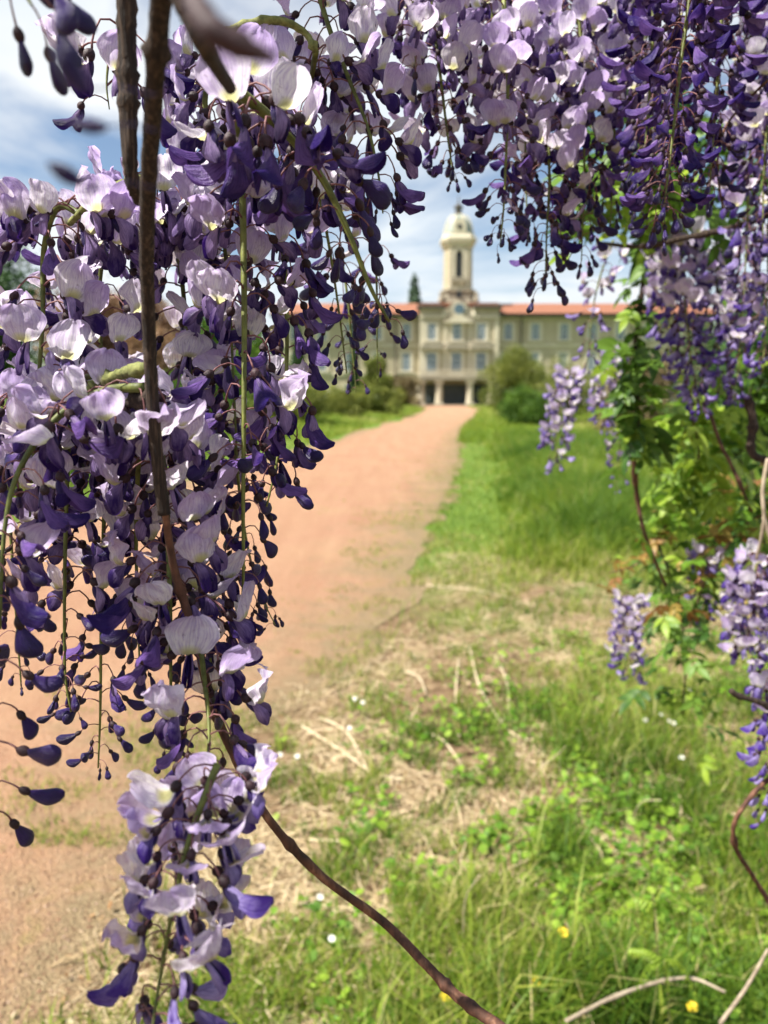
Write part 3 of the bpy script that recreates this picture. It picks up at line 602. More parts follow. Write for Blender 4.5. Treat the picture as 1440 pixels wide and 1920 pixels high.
for q, lab in dry:
    pts = [G(a, b) + Vector((0, 0, .012 + .02 * (i % 2))) for i, (a, b) in enumerate(q)]; stalk('dry_stalk', lab, 'dry stalk', pts, .0058, .0035, M['strawstem'], 'dry stalks on the verge', 12, 6)
up = [((1055, 1480), (1060, 1400), .9, 'tall thin dry grass stem standing in the middle of the verge'), ((960, 1560), (1050, 1410), .8, 'arching dry grass stem left of the tall thin one'),
      ((1080, 1560), (1110, 1500), .5, 'forked pale grass stem right of the tall thin one'), ((870, 1800), (900, 1640), .5, 'dry grass stem rising beside the red brown branch'), ((1180, 1560), (1240, 1500), .5, 'slanting grey grass stem in the deep grass')]
for b_, tp, f_, lab in up:
    p0 = G(*b_) ; dd = (p0 - camo.location).dot(FW); p1 = P(tp[0], tp[1], dd * .93); p1.z = max(p1.z, p0.z + .12)
    stalk('grass_stem', lab, 'grass stem', [p0, p0.lerp(p1, .5) + Vector((-.02, 0, .05)), p1], .0022, .0012, M['strawstem'], 'dry grass stems standing', 12, 5)
M['white'] = simple('daisy_white', [(.3, (.7, .7, .68)), (.7, (.82, .82, .8))], 50, .7, .2); M['yellow'] = simple('flower_yellow', [(.3, (.75, .5, .02)), (.7, (.85, .65, .04))], 50, .6, .2)
def daisy_meshes(pet, ctr, r):
    vs, fs = [], []
    for k in range(12):
        a = k * math.pi / 6; c, s = math.cos(a), math.sin(a); n = len(vs)
        vs += [Vector((c * r * .2 + s * r * .1, s * r * .2 - c * r * .1, 0)), Vector((c * r * .9 + s * r * .22, s * r * .9 - c * r * .22, r * .12)), Vector((c * r, s * r, r * .1)), Vector((c * r * .9 - s * r * .22, s * r * .9 + c * r * .22, r * .12)), Vector((c * r * .2 - s * r * .1, s * r * .2 + c * r * .1, 0))]
        fs.append(tuple(range(n, n + 5)))
    h = mesh('petals', vs, fs, pet); c = MB().ring((0, 0), [(-.1 * r, r * .25), (.1 * r, r * .32), (.25 * r, r * .2), (.3 * r, .02 * r)], 8).me('centre', ctr, True)
    sv_, sf = tubegeo([Vector((0, 0, -.11)), Vector((.003, 0, -.05)), Vector((0, 0, -.001))], [.0012] * 3, 5); return h, c, mesh('stem', sv_, sf, M['leafd'])
dm = daisy_meshes(M['white'], M['yellow'], .0105); ym = daisy_meshes(M['yellow'], M['yellow'], .014)
dz = [((525, 1415), 'white daisy at the left, beside the path edge'), ((557, 1418), 'white daisy just right of the leftmost daisy'), ((665, 1310), 'white daisy above the fan of dry stalks'), ((680, 1317), 'white daisy touching the one above the dry stalks'),
      ((655, 1365), 'white daisy on the dry stalk fan'), ((1240, 1340), 'white daisy in deep grass, left of a tight pair'), ((1256, 1352), 'brightest white daisy of the group in the deep grass'), ((1263, 1356), 'white daisy right of the brightest one'), ((1294, 1292), 'single white daisy high in the deep grass under the vine'), ((1210, 1350), 'white daisy farthest left of the deep grass group'),
      ((600, 1682), 'white daisy below the bend of the dark branch'), ((622, 1760), 'white daisy nearest the lowest raceme'), ((1278, 1420), 'white daisy alone below the deep grass group')]
for (q, lab) in dz:
    o = thing('daisy', lab, 'daisy', G(*q, .10), 'white daisies in the verge'); o.rotation_euler = (random.uniform(.2, .6), random.uniform(-.3, .3), 0)
    obj('petals', dm[0], o); obj('centre', dm[1], o); obj('stem', dm[2], o)
for (q, lab) in (((1056, 1748), 'orange yellow flower in the near grass beside a pale stem'), ((1298, 1888), 'bright yellow flower at the bottom right'), ((1002, 1840), 'small yellow flower at the bottom centre right'), ((835, 1868), 'yellow orange flower beside the red brown branch')):
    o = thing('yellow_flower', lab, 'yellow flower', G(*q, .11), 'yellow flowers in the near grass'); o.rotation_euler = (random.uniform(.2, .7), random.uniform(-.3, .3), 0)
    obj('petals', ym[0], o); obj('centre', ym[1], o); obj('stem', ym[2], o)
# ------------------------------------------------------------------ leaves
def leaflet(L_, W_, fold, mat, droop=.25):
    vs, uv, fs = [], [], []
    for i in range(6):
        s = i / 5; w = W_ / 2 * (math.sin(math.pi * min(1, s * .94 + .03) ** .8)) ; z = -droop * L_ * s * s
        for j in (-1, 0, 1): vs.append(Vector((s * L_, j * w, z + abs(j) * w * fold))); uv.append((j, s))
    for i in range(5):
        for j in (0, 1): a = i * 3 + j; fs.append((a, a + 1, a + 4, a + 3))
    return vs, fs, uv
def compound(mat, L_=.035, n=3):
    vs, fs, uv = [], [], []
    def add(g, M4):
        k = len(vs); vs.extend([M4 @ v for v in g[0]]); uv.extend(g[2]); fs.extend([tuple(k + i for i in f) for f in g[1]])
    stem = tubegeo([Vector((0, 0, 0)), Vector((L_ * .8 * n / 3, 0, .003)), Vector((L_ * 1.6 * n / 3, 0, -.002))], [.0007] * 3, 4); add((stem[0], stem[1], [(0, 0)] * len(stem[0])), Matrix())
    for i in range(n):
        for s in (-1, 1): add(leaflet(L_ * random.uniform(.8, 1.1), L_ * .45, .3, mat), Matrix.Translation((L_ * (.35 + .5 * i), 0, 0)) @ Matrix.Rotation(s * R(random.uniform(45, 70)), 4, 'Z') @ Matrix.Rotation(R(random.uniform(-30, 20)), 4, 'X'))
    add(leaflet(L_ * 1.15, L_ * .5, .3, mat), Matrix.Translation((L_ * (.35 + .5 * n - .2), 0, 0)))
    return mesh('leaf', vs, fs, mat, uv)
LY = [compound(M['leafy'], random.uniform(.022, .032), random.choice((1, 2, 2))) for _ in range(4)]
LD = [compound(M['leafd'], random.uniform(.024, .034), random.choice((1, 2, 2))) for _ in range(4)]
LC = [compound(M['leafc'], random.uniform(.02, .03), 2) for _ in range(3)]
def leafy_vine(name, label, pts, rad, leaves, n, spread, mat='twigred', down=0.0, sc=1.0):
    W_ = [P(*q) for q in pts]; base = W_[0]; path = [q - base for q in spline(W_, 26)]
    o = thing(name, label, 'vine', base); vs, fs = tubegeo(path, list(np.linspace(rad, rad * .6, 26)), 7, .1); obj('stem', mesh('stem', vs, fs, M[mat]), o)
    for i in range(n):
        q = random.choice(path) + Vector([random.gauss(0, 1) * spread for _ in range(3)]); l = obj('leaf', random.choice(leaves), o, q)
        l.rotation_euler = (random.uniform(-.7, .7), random.uniform(-.2, 1.0), random.uniform(0, 6.28)); s = random.uniform(.7, 1.4) * sc; l.scale = (s, s, s)
    return o
# ------------------------------------------------------------------ wisteria flowers
CM = .01
def pedicel(rn, droop, L_=1.7):
    L_ *= CM; p = spline([Vector((0, 0, 0)), Vector((L_ * .45, 0, L_ * (.14 + .1 * rn.random()))), Vector((L_ * .85, 0, L_ * (.10 - .25 * droop))), Vector((L_, 0, L_ * (.02 - .5 * droop)))], 6)
    return p
def sheet(fn, nu, nv):
    vs, uv, fs = [], [], []
    for i in range(nu + 1):
        for j in range(nv + 1):
            s = i / nu; tt = j / nv * 2 - 1; vs.append(fn(s, tt)); uv.append((tt * .5, s))
    for i in range(nu):
        for j in range(nv): a = i * (nv + 1) + j; fs.append((a, a + 1, a + nv + 2, a + nv + 1))
    return vs, fs, uv
def solid(fn, nu, nv):
    vs, uv, fs = [], [], []
    for i in range(nu + 1):
        for j in range(nv):
            s = i / nu; a = 2 * math.pi * j / nv; vs.append(fn(s, a)); uv.append((.5 * math.cos(a), s))
    for i in range(nu):
        for j in range(nv): k = (j + 1) % nv; fs.append((i * nv + j, i * nv + k, (i + 1) * nv + k, (i + 1) * nv + j))
    return vs, fs, uv
Yv = Vector((0, 1, 0))
def flower_geo(kind, seed, res=1):
    """returns dict of geometry: base (pedicel+calyx), banner, wingL, wingR, keel or petal"""
    rn = random.Random(seed); out = {}
    droop = rn.uniform(.2, 1.0); ped = pedicel(rn, droop); e = ped[-1]
    a = {'open': rn.uniform(20, 60), 'half': rn.uniform(25, 70), 'bud': rn.uniform(10, 70)}[kind]; a = R(a)
    f = Vector((math.cos(a), 0, -math.sin(a))); u = Vector((math.sin(a), 0, math.cos(a)))
    pv, pf = tubegeo(ped, [.055 * CM, .048 * CM, .045 * CM, .045 * CM, .05 * CM, .06 * CM], 5)
    cl = .55 if kind != 'bud' else .62
    cv, cf, _ = solid(lambda s, t: e + f * (cl * s - .03) * CM + (u * math.cos(t) * (.27 if kind != 'bud' else .23) + Yv * math.sin(t) * .25) * CM * (math.sin(math.pi * min(.86, .08 + .8 * s)) ** .7) * (1 + (.10 * math.cos(5 * t) if s > .9 else 0)), 5, 8)
    k = len(pv); out['base'] = (pv + cv, pf + [tuple(k + i for i in q) for q in cf], [0] * len(pf) + [1] * len(cf))
    c0 = e + f * .38 * CM
    if kind in ('open', 'half'):
        pm = R(rn.uniform(72, 128)) if kind == 'open' else R(rn.uniform(0, 42)); Lb = (2.3 if kind == 'open' else 2.15) * CM * rn.uniform(.9, 1.08)
        wd = (1.14 if kind == 'open' else .95) * CM * rn.uniform(.88, 1.08); back = rn.uniform(.05, .5) if kind == 'open' else -rn.uniform(.9, 1.3)
        w1, w2, w3 = rn.uniform(0, 6), rn.uniform(0, 6), rn.uniform(.05, .17) * (1 if kind == 'open' else .45); lat = rn.uniform(.36, .72); skew = rn.uniform(-.18, .18) * (1 if kind == 'open' else .4); curl = rn.uniform(-.4, .5)
        nseg = 24; cen = [Vector((0, 0, 0))]; ang = []
        for i in range(nseg):
            s = (i + .5) / nseg; q = min(1, s / .38); ph = pm * q * q * (3 - 2 * q) + curl * max(0, s - .6); ang.append(ph); cen.append(cen[-1] + (f * math.cos(ph) + u * math.sin(ph)) * Lb / nseg)
        def ban(s, t_):
            i = min(nseg - 1, int(s * nseg)); r_ = s * nseg - i; c = cen[i].lerp(cen[i + 1], r_); ph = ang[i]; nf = f * math.sin(ph) - u * math.cos(ph)
            w = wd * (min(1, s / .62) ** .62 if s > 0 else 0) * (max(0, 1 - max(0, (s - .45) / .57) ** 2.6) ** .5); w = max(w, .12 * CM)
            ds = -.0 if abs(t_) > .15 else -.04 * s ** 6
            rip = w3 * CM * (abs(t_) ** 2) * math.sin(5.5 * s + w1 + 2.2 * t_) * (1.6 if s > .5 else .9) + .03 * CM * math.sin(9 * s * t_ + w2)
            wr = abs(t_) ** .7 * lat if kind == 'half' else t_ and abs(t_)
            sgn = 1 if t_ > 0 else -1
            wl = 2.6 if seed % 5 == 0 else 1.0
            nzv = mnoise.noise_vector(Vector((s * 3.2, t_ * 2.2, w1 * 3))) * (.15 * CM * (.25 + s)) + mnoise.noise_vector(Vector((s * 8, t_ * 6, w2 * 5))) * (.05 * CM)
            rip += wl * (nzv.x + nzv.y) * (1 if kind == 'open' else .35)
            return c0 + c * (1 + ds) + (Yv * sgn * (wr if t_ else 0) * w) + nf * (-back * (abs(t_) ** 1.7) * w * (.62 if kind == 'open' else .95 - .5 * (lat - .36)) + rip) + u * skew * t_ * w * s + nf * .10 * CM * (1 - abs(t_)) * math.sin(math.pi * s)
        out['banner'] = sheet(ban, 9 * res, 8 * res)
    if kind == 'open' or kind == 'half':
        Lw = rn.uniform(1.4, 1.8) * CM * (1 if kind == 'open' else .9); hw_ = rn.uniform(.38, .54) * CM; fd = (f - u * rn.uniform(.05, .45)).normalized(); ud = Yv.cross(fd) * -1
        if ud.dot(u) < 0: ud = -ud
        for s_ in (-1, 1):
            sp_ = rn.uniform(.12, .36) if kind == 'open' else rn.uniform(.04, .14); tw_ = rn.uniform(-.3, .5) * (1 if kind == 'open' else .3)
            def wing(s, t_, s_=s_, sp_=sp_, tw_=tw_):
                w = hw_ * (min(1, s / .65) ** .8) * (max(0, 1 - max(0, (s - .5) / .52) ** 2.4) ** .5); w = max(w, .05 * CM)
                return c0 - u * .06 * CM + fd * Lw * s + ud * (w * t_ + .12 * CM * math.sin(math.pi * s * .9) - .25 * CM * s * s) + Yv * s_ * CM * (.08 + sp_ * math.sin(math.pi * .62 * s) - .16 * t_ * t_ + tw_ * t_ * .2)
            out['wing%d' % s_] = sheet(wing, 6 * res, 4 * res)
        def keel(s, t_):
            w = math.sin(math.pi * min(1, .06 + s * .94)) ** .6; ax = fd * Lw * .86 * s + ud * (.42 * CM * s ** 3 - .1 * CM)
            return c0 - u * .1 * CM + ax + (ud * math.cos(t_) * .24 + Yv * math.sin(t_) * .15) * CM * w
        out['keel'] = solid(keel, 7 * res, 8)
    else:
        Lp = rn.uniform(1.45, 1.85) * CM; cv_ = rn.uniform(-.35, .55); wk = rn.uniform(.40, .52)
        def bud(s, t_):
            w = (min(1, s / .68) ** .75 * .9 + .16) * (max(0, 1 - max(0, (s - .55) / .45) ** 2.3) ** .5); ax = f * Lp * s + u * cv_ * CM * (s * s)
            lip = .06 * CM * max(0, math.cos(t_ * 1.0 + .6)) ** 6
            top_ = 1.0 if math.cos(t_) > 0 else 1.12
            return e + f * .42 * CM + ax + (u * math.cos(t_) * wk * top_ + Yv * math.sin(t_) * (wk * .62)) * CM * w + u * lip * w
        out['petal'] = solid(bud, 10 * res, 12 if res > 1 else 10)
        # outer fold over the bud: a ridge where the banner closes
    return out
def joined(geos):
    vs, fs, uv, fm = [], [], [], []
    for (g, mi) in geos:
        k = len(vs); vs += g[0]; fs += [tuple(k + i for i in q) for q in g[1]]
        if mi is None: fm += g[2]; uv += [(0, 0)] * len(g[0])
        else: fm += [mi] * len(g[1]); uv += g[2]
    return vs, fs, uv, fm
LIB = {}
def variants(kind, level, pal):
    """list of (base mesh, [(subpart name, mesh)...])"""
    key = (kind, level, pal)
    if key in LIB: return LIB[key]
    out = []; nvar = 22 if level == 'near' else 7
    bm_, km_ = {'std': ('pale', 'keel'), 'lav': ('pale', 'lav'), 'violet': ('mid', 'keel')}[pal]
    if kind == 'half': bm_ = 'mid' if pal != 'lav' else 'lav'
    for v_ in range(nvar):
        g = flower_geo(kind, hash((kind, v_)) % 9999 if False else v_ * 31 + {'open': 1, 'half': 501, 'bud': 901}[kind], 2 if level == 'near' else 1)
        b = g['base']
        if level == 'far':
            lst = [(b, None)]
            if kind == 'bud': lst.append((g['petal'], 2))
            else: lst += [(g['banner'], 3), (g['wing-1'], 2), (g['wing1'], 2), (g['keel'], 2)]
            vs, fs, uv, fm = joined(lst); out.append((mesh('flower', vs, fs, uv=uv, mats=[M['pedicel'], M['calyx'], M['bud'] if kind == 'bud' and pal != 'lav' else M[km_], M[bm_]], fm=fm), []))
        else:
            base = mesh('flower', b[0], b[1], mats=[M['pedicel'], M['calyx']], fm=b[2]); subs = []
            if kind == 'bud': subs.append(('petal', mesh('petal', *g['petal'][:2], M['bud'], g['petal'][2])))
            else:
                subs.append(('banner_petal', mesh('banner_petal', *g['banner'][:2], M[bm_], g['banner'][2])))
                if level == 'near':
                    for s_ in ('wing-1', 'wing1'): subs.append(('wing_petal', mesh('wing_petal', *g[s_][:2], M[km_], g[s_][2])))
                    subs.append(('keel', mesh('keel', *g['keel'][:2], M['bud'], g['keel'][2])))
                else:
                    vs, fs, uv, fm = joined([(g['wing-1'], 0), (g['wing1'], 0), (g['keel'], 0)]); subs.append(('keel', mesh('keel', vs, fs, M[km_], uv)))
            out.append((base, subs))
    LIB[key] = out; return out
NF = [0]
def raceme(label, pts, n, open_t, size=1.0, level='near', pal='std', half_w=.16, r0=.0019, start=.0, group=None, tipsize=.38, dens=1.18, jit=.0):
    SZ = {'near': 1.04, 'mid': 1.05, 'far': 1.0}[level]; size *= SZ; n = int(n * {'near': .86, 'mid': 1.0, 'far': 1.05}[level]); W_ = [P(*q) for q in pts]; base = W_[0]; K = 40; path = [q - base for q in spline(W_, K)]
    o = thing('wisteria_raceme', label, 'flower cluster', base, group)
    vs, fs = tubegeo(path, list(np.linspace(r0 * size, r0 * .25 * size, K)), 7, .04); obj('stalk', mesh('stalk', vs, fs, M['rachis']), o)
    rn = random.Random(len(label) * 7 + n); ph0 = rn.uniform(0, 6.28)
    for i in range(n):
        t_ = start + (1 - start) * ((i + .5) / n) ** dens; k = t_ * (K - 1); j = int(k); c = path[j].lerp(path[min(j + 1, K - 1)], k - j); c = c + Vector([rn.gauss(0, jit) for _ in range(3)]) if jit else c
        az = ph0 + i * 2.39996 + rn.uniform(-.35, .35)
        q = t_ + rn.uniform(-.08, .08); kind = 'open' if q < open_t else ('half' if q < open_t + half_w else 'bud')
        if kind == 'open' and rn.random() < .06: kind = 'half'
        if level == 'near' and -math.sin(az) > .75 and rn.random() < .6: continue
        tp = max(0, (t_ - open_t) / max(.01, 1 - open_t)); s = size * rn.uniform(.86, 1.1) * (1 - (1 - tipsize) * tp ** 1.3)
        base_me, subs = rn.choice(variants(kind, level, pal)); fl = obj('flower', base_me, o, c)
        fl.rotation_euler = (rn.uniform(-.3, .3), rn.uniform(-.35, .45) + .25 * tp * rn.random(), az); fl.scale = (s, s, s); NF[0] += 1
        for nm, me in subs: obj(nm, me, fl)
    return o
def vine(label, pts, rads, mat='twig', name='wisteria_branch', cat='branch', group=None, n=60, seg=10, rough=.06, knots=0):
    W_ = [P(*q) for q in pts]; base = W_[0]; path = [q - base for q in spline(W_, n)]; rr = np.interp(np.linspace(0, 1, n), np.linspace(0, 1, len(rads)), rads)
    for i in range(1, n): path[i] = path[i] + Vector([random.gauss(0, rr[i] * .03) for _ in range(3)])
    for _ in range(knots): k = random.randrange(2, n - 2); rr[k] *= random.uniform(1.25, 1.6); rr[k + 1] *= 1.15; rr[k - 1] *= 1.1
    vs, fs = tubegeo(path, list(rr), seg, rough); return thing(name, label, cat, base, group, mesh(name, vs, fs, M[mat]))
GL = 'wisteria racemes hanging close at the left'; GR = 'wisteria racemes hanging at the upper right'; GF = 'pale racemes farther off at the right'
# main branch: hangs down close to the lens, then swings out to the lower right
vine('thick brown vertical branch hanging close to the lens at the left, dark bark', [(318, -130, .22), (302, 0, .24), (287, 200, .27), (276, 400, .305), (277, 560, .33), (284, 720, .345), (295, 860, .355), (308, 965, .362)], [.0034, .0033, .0031, .0029, .0029, .0030], 'twig', n=90, seg=16, rough=.05, knots=3)
vine('long thin branch that continues below and curves to the bottom centre, reddish where lit', [(306, 940, .362), (330, 1080, .385), (366, 1190, .40), (390, 1290, .41), (428, 1395, .415), (500, 1530, .42), (600, 1640, .44), (720, 1730, .46), (800, 1810, .45), (860, 1870, .44), (950, 1935, .42), (1100, 2050, .4)], [.0017, .0022, .0024, .0022, .0022, .0026, .0028, .0032, .0034], 'twigred', n=110, seg=12, knots=7)
vine('short brown side branch joining the thick branch from the left', [(285, 740, .355), (240, 757, .385), (200, 775, .41), (168, 805, .42)], [.0032, .0026, .0020], 'twig', n=30, knots=3)
vine('blurred brown stem hanging left of the thick branch at the top', [(236, -120, .32), (238, 60, .33), (240, 200, .335), (246, 330, .34), (262, 380, .35)], [.0046, .0042, .0036, .0024], 'twig', n=50, rough=.12, knots=2)
vine('green fuzzy shoot sloping left above the white flowers', [(275, 330, .42), (235, 345, .42), (200, 362, .42), (160, 390, .42), (130, 420, .43)], [.0024, .0021, .0016], 'greenstem', name='wisteria_shoot', cat='shoot', n=30, rough=.15, knots=4)
vine('green shoot arching at the top left of the dense racemes', [(400, 70, .46), (460, 48, .46), (520, 38, .46), (570, 60, .47), (592, 95, .47)], [.0027, .0024, .0018], 'greenstem', name='wisteria_shoot', cat='shoot', n=30, rough=.12, knots=4)
vine('green fuzzy shoot sloping down left from the thick branch', [(275, 690, .35), (230, 700, .385), (190, 718, .40), (160, 735, .40)], [.0026, .0030, .0022], 'greenstem', name='wisteria_shoot', cat='shoot', n=24, rough=.2, knots=4)
vine('dark blurred branch running up right from the thick branch at the top', [(318, -40, .22), (350, 20, .22), (390, 100, .23), (432, 165, .30)], [.0030, .0028, .0022], 'twig', n=30)
vine('dark blurred twig crossing the top at left of centre', [(340, -60, .125), (385, 40, .12), (450, 85, .12), (520, 112, .12)], [.0012, .0024, .0022, .0006], 'calyx', n=24)
vine('brown twig running down left from the upper right racemes', [(760, 40, .75), (738, 62, .74), (715, 92, .72), (700, 112, .72)], [.0022, .0020, .0018], 'twig', n=20)
# left racemes
raceme('large arching raceme leaning right over the tower side, tipped with dark buds', [(428, 158, .36), (500, 215, .37), (560, 275, .375), (610, 345, .38), (655, 440, .385), (695, 540, .39), (730, 604, .395)], 58, .10, 1.2, half_w=.32, r0=.0024)
raceme('straight vertical raceme with green stalk, left of the path bend', [(430, 160, .40), (452, 320, .43), (457, 500, .43), (458, 640, .425), (457, 800, .42), (456, 950, .42), (456, 1090, .425), (449, 1175, .43)], 80, .50, 1.0, r0=.0022)
raceme('vertical raceme directly below the thick branch', [(300, 820, .42), (312, 960, .41), (318, 1100, .405), (320, 1250, .405), (320, 1415, .41)], 72, .46, 1.0, r0=.0020)
raceme('arching raceme curving left and down from the thick branch', [(268, 726, .36), (200, 732, .37), (130, 765, .37), (70, 825, .365), (25, 910, .36), (6, 1020, .355), (0, 1180, .35)], 44, .42, 1.0, r0=.0024, half_w=.4)
raceme('long raceme near the left edge with its green stalk showing low down', [(200, 700, .41), (145, 720, .44), (130, 820, .445), (124, 950, .44), (121, 1120, .44), (122, 1260, .44), (133, 1335, .44)], 74, .55, 1.0)
raceme('narrow raceme of small buds ending above the pale gravel', [(240, 745, .42), (206, 800, .47), (196, 950, .475), (190, 1150, .47), (188, 1330, .47), (184, 1440, .47)], 66, .55, 1.0)
raceme('lowest raceme, slightly blurred with pale crumpled flowers', [(408, 1432, .315), (372, 1525, .31), (345, 1610, .305), (318, 1735, .30), (296, 1860, .295), (276, 1990, .275)], 66, .66, .82, 'near', 'lav', half_w=.3, r0=.0020, tipsize=.95, dens=1.0)
raceme('raceme with pale wrinkled petals reaching the top centre', [(592, -30, .50), (620, 60, .50), (655, 150, .50), (690, 240, .50), (710, 330, .50), (718, 400, .50)], 56, .72, 1.0)
raceme('broad pale raceme right of the thick branch', [(420, 120, .48), (385, 180, .49), (400, 300, .50), (420, 450, .50), (432, 600, .50), (440, 760, .50), (446, 900, .50)], 96, .80, 1.05)
raceme('pale raceme of wide open white flowers at the left edge', [(152, 402, .425), (108, 388, .43), (82, 470, .44), (80, 600, .44), (70, 740, .44), (60, 900, .44), (50, 1080, .45)], 72, .80, 1.05)
raceme('raceme behind the thick branch with white flowers at its left', [(262, 372, .46), (215, 400, .48), (188, 520, .50), (190, 660, .50), (205, 800, .50), (220, 960, .50)], 72, .85, 1.05)
raceme('dense purple raceme filling the middle of the left group', [(290, 330, .45), (325, 400, .50), (345, 560, .52), (360, 720, .515), (372, 880, .51), (380, 1040, .50), (388, 1200, .49)], 96, .66, 1.05)
raceme('raceme with large glossy purple keels right of the green stalk', [(440, 170, .42), (505, 300, .46), (530, 460, .465), (538, 600, .46), (535, 740, .45), (520, 860, .44), (500, 950, .44)], 62, .34, 1.05, half_w=.45, tipsize=.7)
raceme('raceme with small deep violet buds behind the arching one', [(592, 95, .48), (580, 190, .53), (592, 330, .54), (615, 450, .54), (635, 580, .54), (650, 700, .54)], 70, .55, 1.0)
raceme('thin raceme tip of tiny buds in front of the portico shrubs', [(700, 430, .60), (706, 520, .60), (707, 620, .60), (708, 715, .60)], 18, .0, .8, half_w=.05, r0=.0016, tipsize=.5)
raceme('thin raceme tip with few buds beside the slim cypress', [(640, 480, .66), (652, 560, .66), (660, 650, .66), (668, 735, .66)], 26, .0, .85, half_w=.15, r0=.0016, tipsize=.5)
raceme('slender raceme tip curving right with tiny buds above the gravel', [(440, 820, .52), (452, 950, .52), (472, 1060, .52), (496, 1130, .52), (516, 1172, .52)], 30, .0, .85, half_w=.2, r0=.0014, tipsize=.4)
raceme('short cluster of a few hanging flowers against the sky at the top left', [(238, 40, .42), (222, 60, .42), (205, 110, .42), (200, 160, .42), (205, 205, .42)], 9, .8, 1.1, r0=.0011)
raceme('dark raceme at the left edge low down, only its buds in frame', [(-40, 1000, .34), (-34, 1150, .34), (-26, 1300, .34), (-30, 1450, .34), (-34, 1560, .34)], 26, .0, 1.05, half_w=.1, tipsize=.8)
raceme('dark blurred raceme in the top left corner', [(-60, -120, .25), (0, -60, .25), (40, -20, .25), (60, 10, .25)], 16, 0, .85, half_w=.05, tipsize=.9)
_b0 = P(300, 60, .15); bt = thing('wisteria_raceme', 'strongly blurred dark buds hanging before the sky at the upper left', 'flower cluster', _b0)
for (a, b, c, d) in ((158, 170, 98, 85), (200, 238, 132, 234), (155, 345, 88, 306)):
    p0, p1, pe = P(a, b, .14) - _b0, P(c, d, .137) - _b0, P(292, b + 8, .16) - _b0
    ax = (p1 - p0); L_ = ax.length; ax.normalize(); sd = ax.cross(FW).normalized()
    vs, fs, uv = solid(lambda q, t: p0 + ax * L_ * q + (sd * math.cos(t) + FW * math.sin(t) * .7) * L_ * .24 * math.sin(math.pi * min(.98, .1 + q * .88)) ** .8, 10, 10)
    k = len(vs); v2, f2 = tubegeo([pe, pe.lerp(p0, .5) + Vector((0, 0, .001)), p0 + ax * L_ * .03], [.0002] * 3, 4); obj('bud', mesh('bud', vs + v2, fs + [tuple(k + i for i in f) for f in f2], M['bud'], uv + [(0, 0)] * len(v2)), bt)
raceme('pale raceme in the gap below the white flowers at the left', [(60, 740, .45), (22, 760, .49), (15, 850, .50), (20, 1000, .50), (30, 1150, .50), (40, 1290, .5)], 60, .6, 1.0)
raceme('short pale topped raceme between the main left mass and the lowest raceme', [(350, 1120, .41), (372, 1200, .40), (385, 1290, .385), (392, 1370, .37), (388, 1440, .36)], 34, .55, 1.0, tipsize=.7, dens=1.0)
raceme('raceme below the middle of the left group with half open flowers', [(290, 780, .39), (262, 850, .44), (255, 1000, .46), (258, 1130, .46), (262, 1260, .46)], 44, .35, 1.0, tipsize=.5)
raceme('small raceme of purple buds beside the thin curving branch', [(370, 1020, .43), (385, 1110, .425), (393, 1200, .42), (396, 1280, .42)], 22, .1, 1.05, half_w=.4, tipsize=.8)
# upper right racemes
raceme('pale raceme with dark hanging buds beside the dome', [(800, -60, .60), (815, 60, .60), (828, 160, .60), (840, 260, .60), (852, 340, .60)], 52, .62, 1.0, 'mid')
raceme('narrow raceme ending in dark buds right of the dome', [(945, 0, .62), (952, 130, .62), (950, 260, .62), (945, 380, .62), (938, 460, .62)], 52, .50, 1.0, 'mid')
raceme('raceme reaching lowest before the sky right of the tower', [(1020, 60, .68), (1025, 200, .68), (1030, 330, .68), (1025, 440, .68), (1022, 545, .68)], 72, .58, 1.0, 'mid', 'std', tipsize=.7)
raceme('raceme of lilac flowers behind the narrow one', [(900, -80, .68), (925, 40, .68), (980, 180, .70), (985, 320, .70), (990, 450, .70)], 72, .60, 1.0, 'mid')
raceme('raceme of bright lilac flowers at the top centre right', [(1080, -40, .70), (1090, 100, .70), (1095, 240, .70), (1095, 370, .70), (1090, 490, .70)], 74, .55, 1.0, 'mid', 'std', tipsize=.7)
raceme('pale raceme at the top beside the dark violet one', [(1160, -80, .72), (1160, 60, .72), (1155, 180, .72), (1150, 300, .72), (1145, 420, .72)], 66, .50, 1.0, 'mid')
raceme('dark violet raceme hanging in front at the top right', [(1300, -80, .56), (1290, 20, .56), (1275, 130, .56), (1262, 250, .56), (1250, 350, .56), (1240, 420, .56)], 92, .03, .92, 'mid', 'violet', half_w=.75, tipsize=.75)  # dark palette and extra buds also stand in for the shade here
raceme('blurred lilac raceme at the right edge near the top', [(1420, 60, .95), (1410, 200, .95), (1405, 320, .95), (1400, 450, .95), (1395, 560, .95)], 80, .60, 1.1, 'mid', 'lav')
raceme('pale topmost raceme left of the upper right group', [(770, -90, .58), (775, 0, .58), (778, 80, .58), (782, 160, .58)], 26, .7, 1.0, 'mid')
raceme('purple raceme between the dark violet one and the leafy stem', [(1210, 60, .80), (1205, 180, .80), (1200, 300, .80), (1190, 400, .80)], 58, .40, 1.05, 'mid')
raceme('dark violet raceme beside the front one, nearer the right edge', [(1360, -80, .66), (1352, 40, .66), (1345, 160, .66), (1335, 280, .66), (1330, 370, .66)], 84, .12, 1.0, 'mid', 'violet', half_w=.6, tipsize=.7)
raceme('violet raceme left of the dark front one at the top', [(1225, -80, .64), (1225, 30, .64), (1220, 140, .64), (1212, 250, .64), (1205, 330, .64)], 78, .22, 1.0, 'mid', half_w=.5, tipsize=.6)
raceme('shaded raceme at the right edge behind the curling tendril', [(1445, 60, .80), (1440, 200, .80), (1432, 330, .80), (1430, 450, .80)], 78, .45, 1.05, 'mid')
raceme('raceme in the corner at the top right', [(1400, -90, .80), (1400, 20, .80), (1395, 130, .80)], 34, .7, 1.1, 'mid')
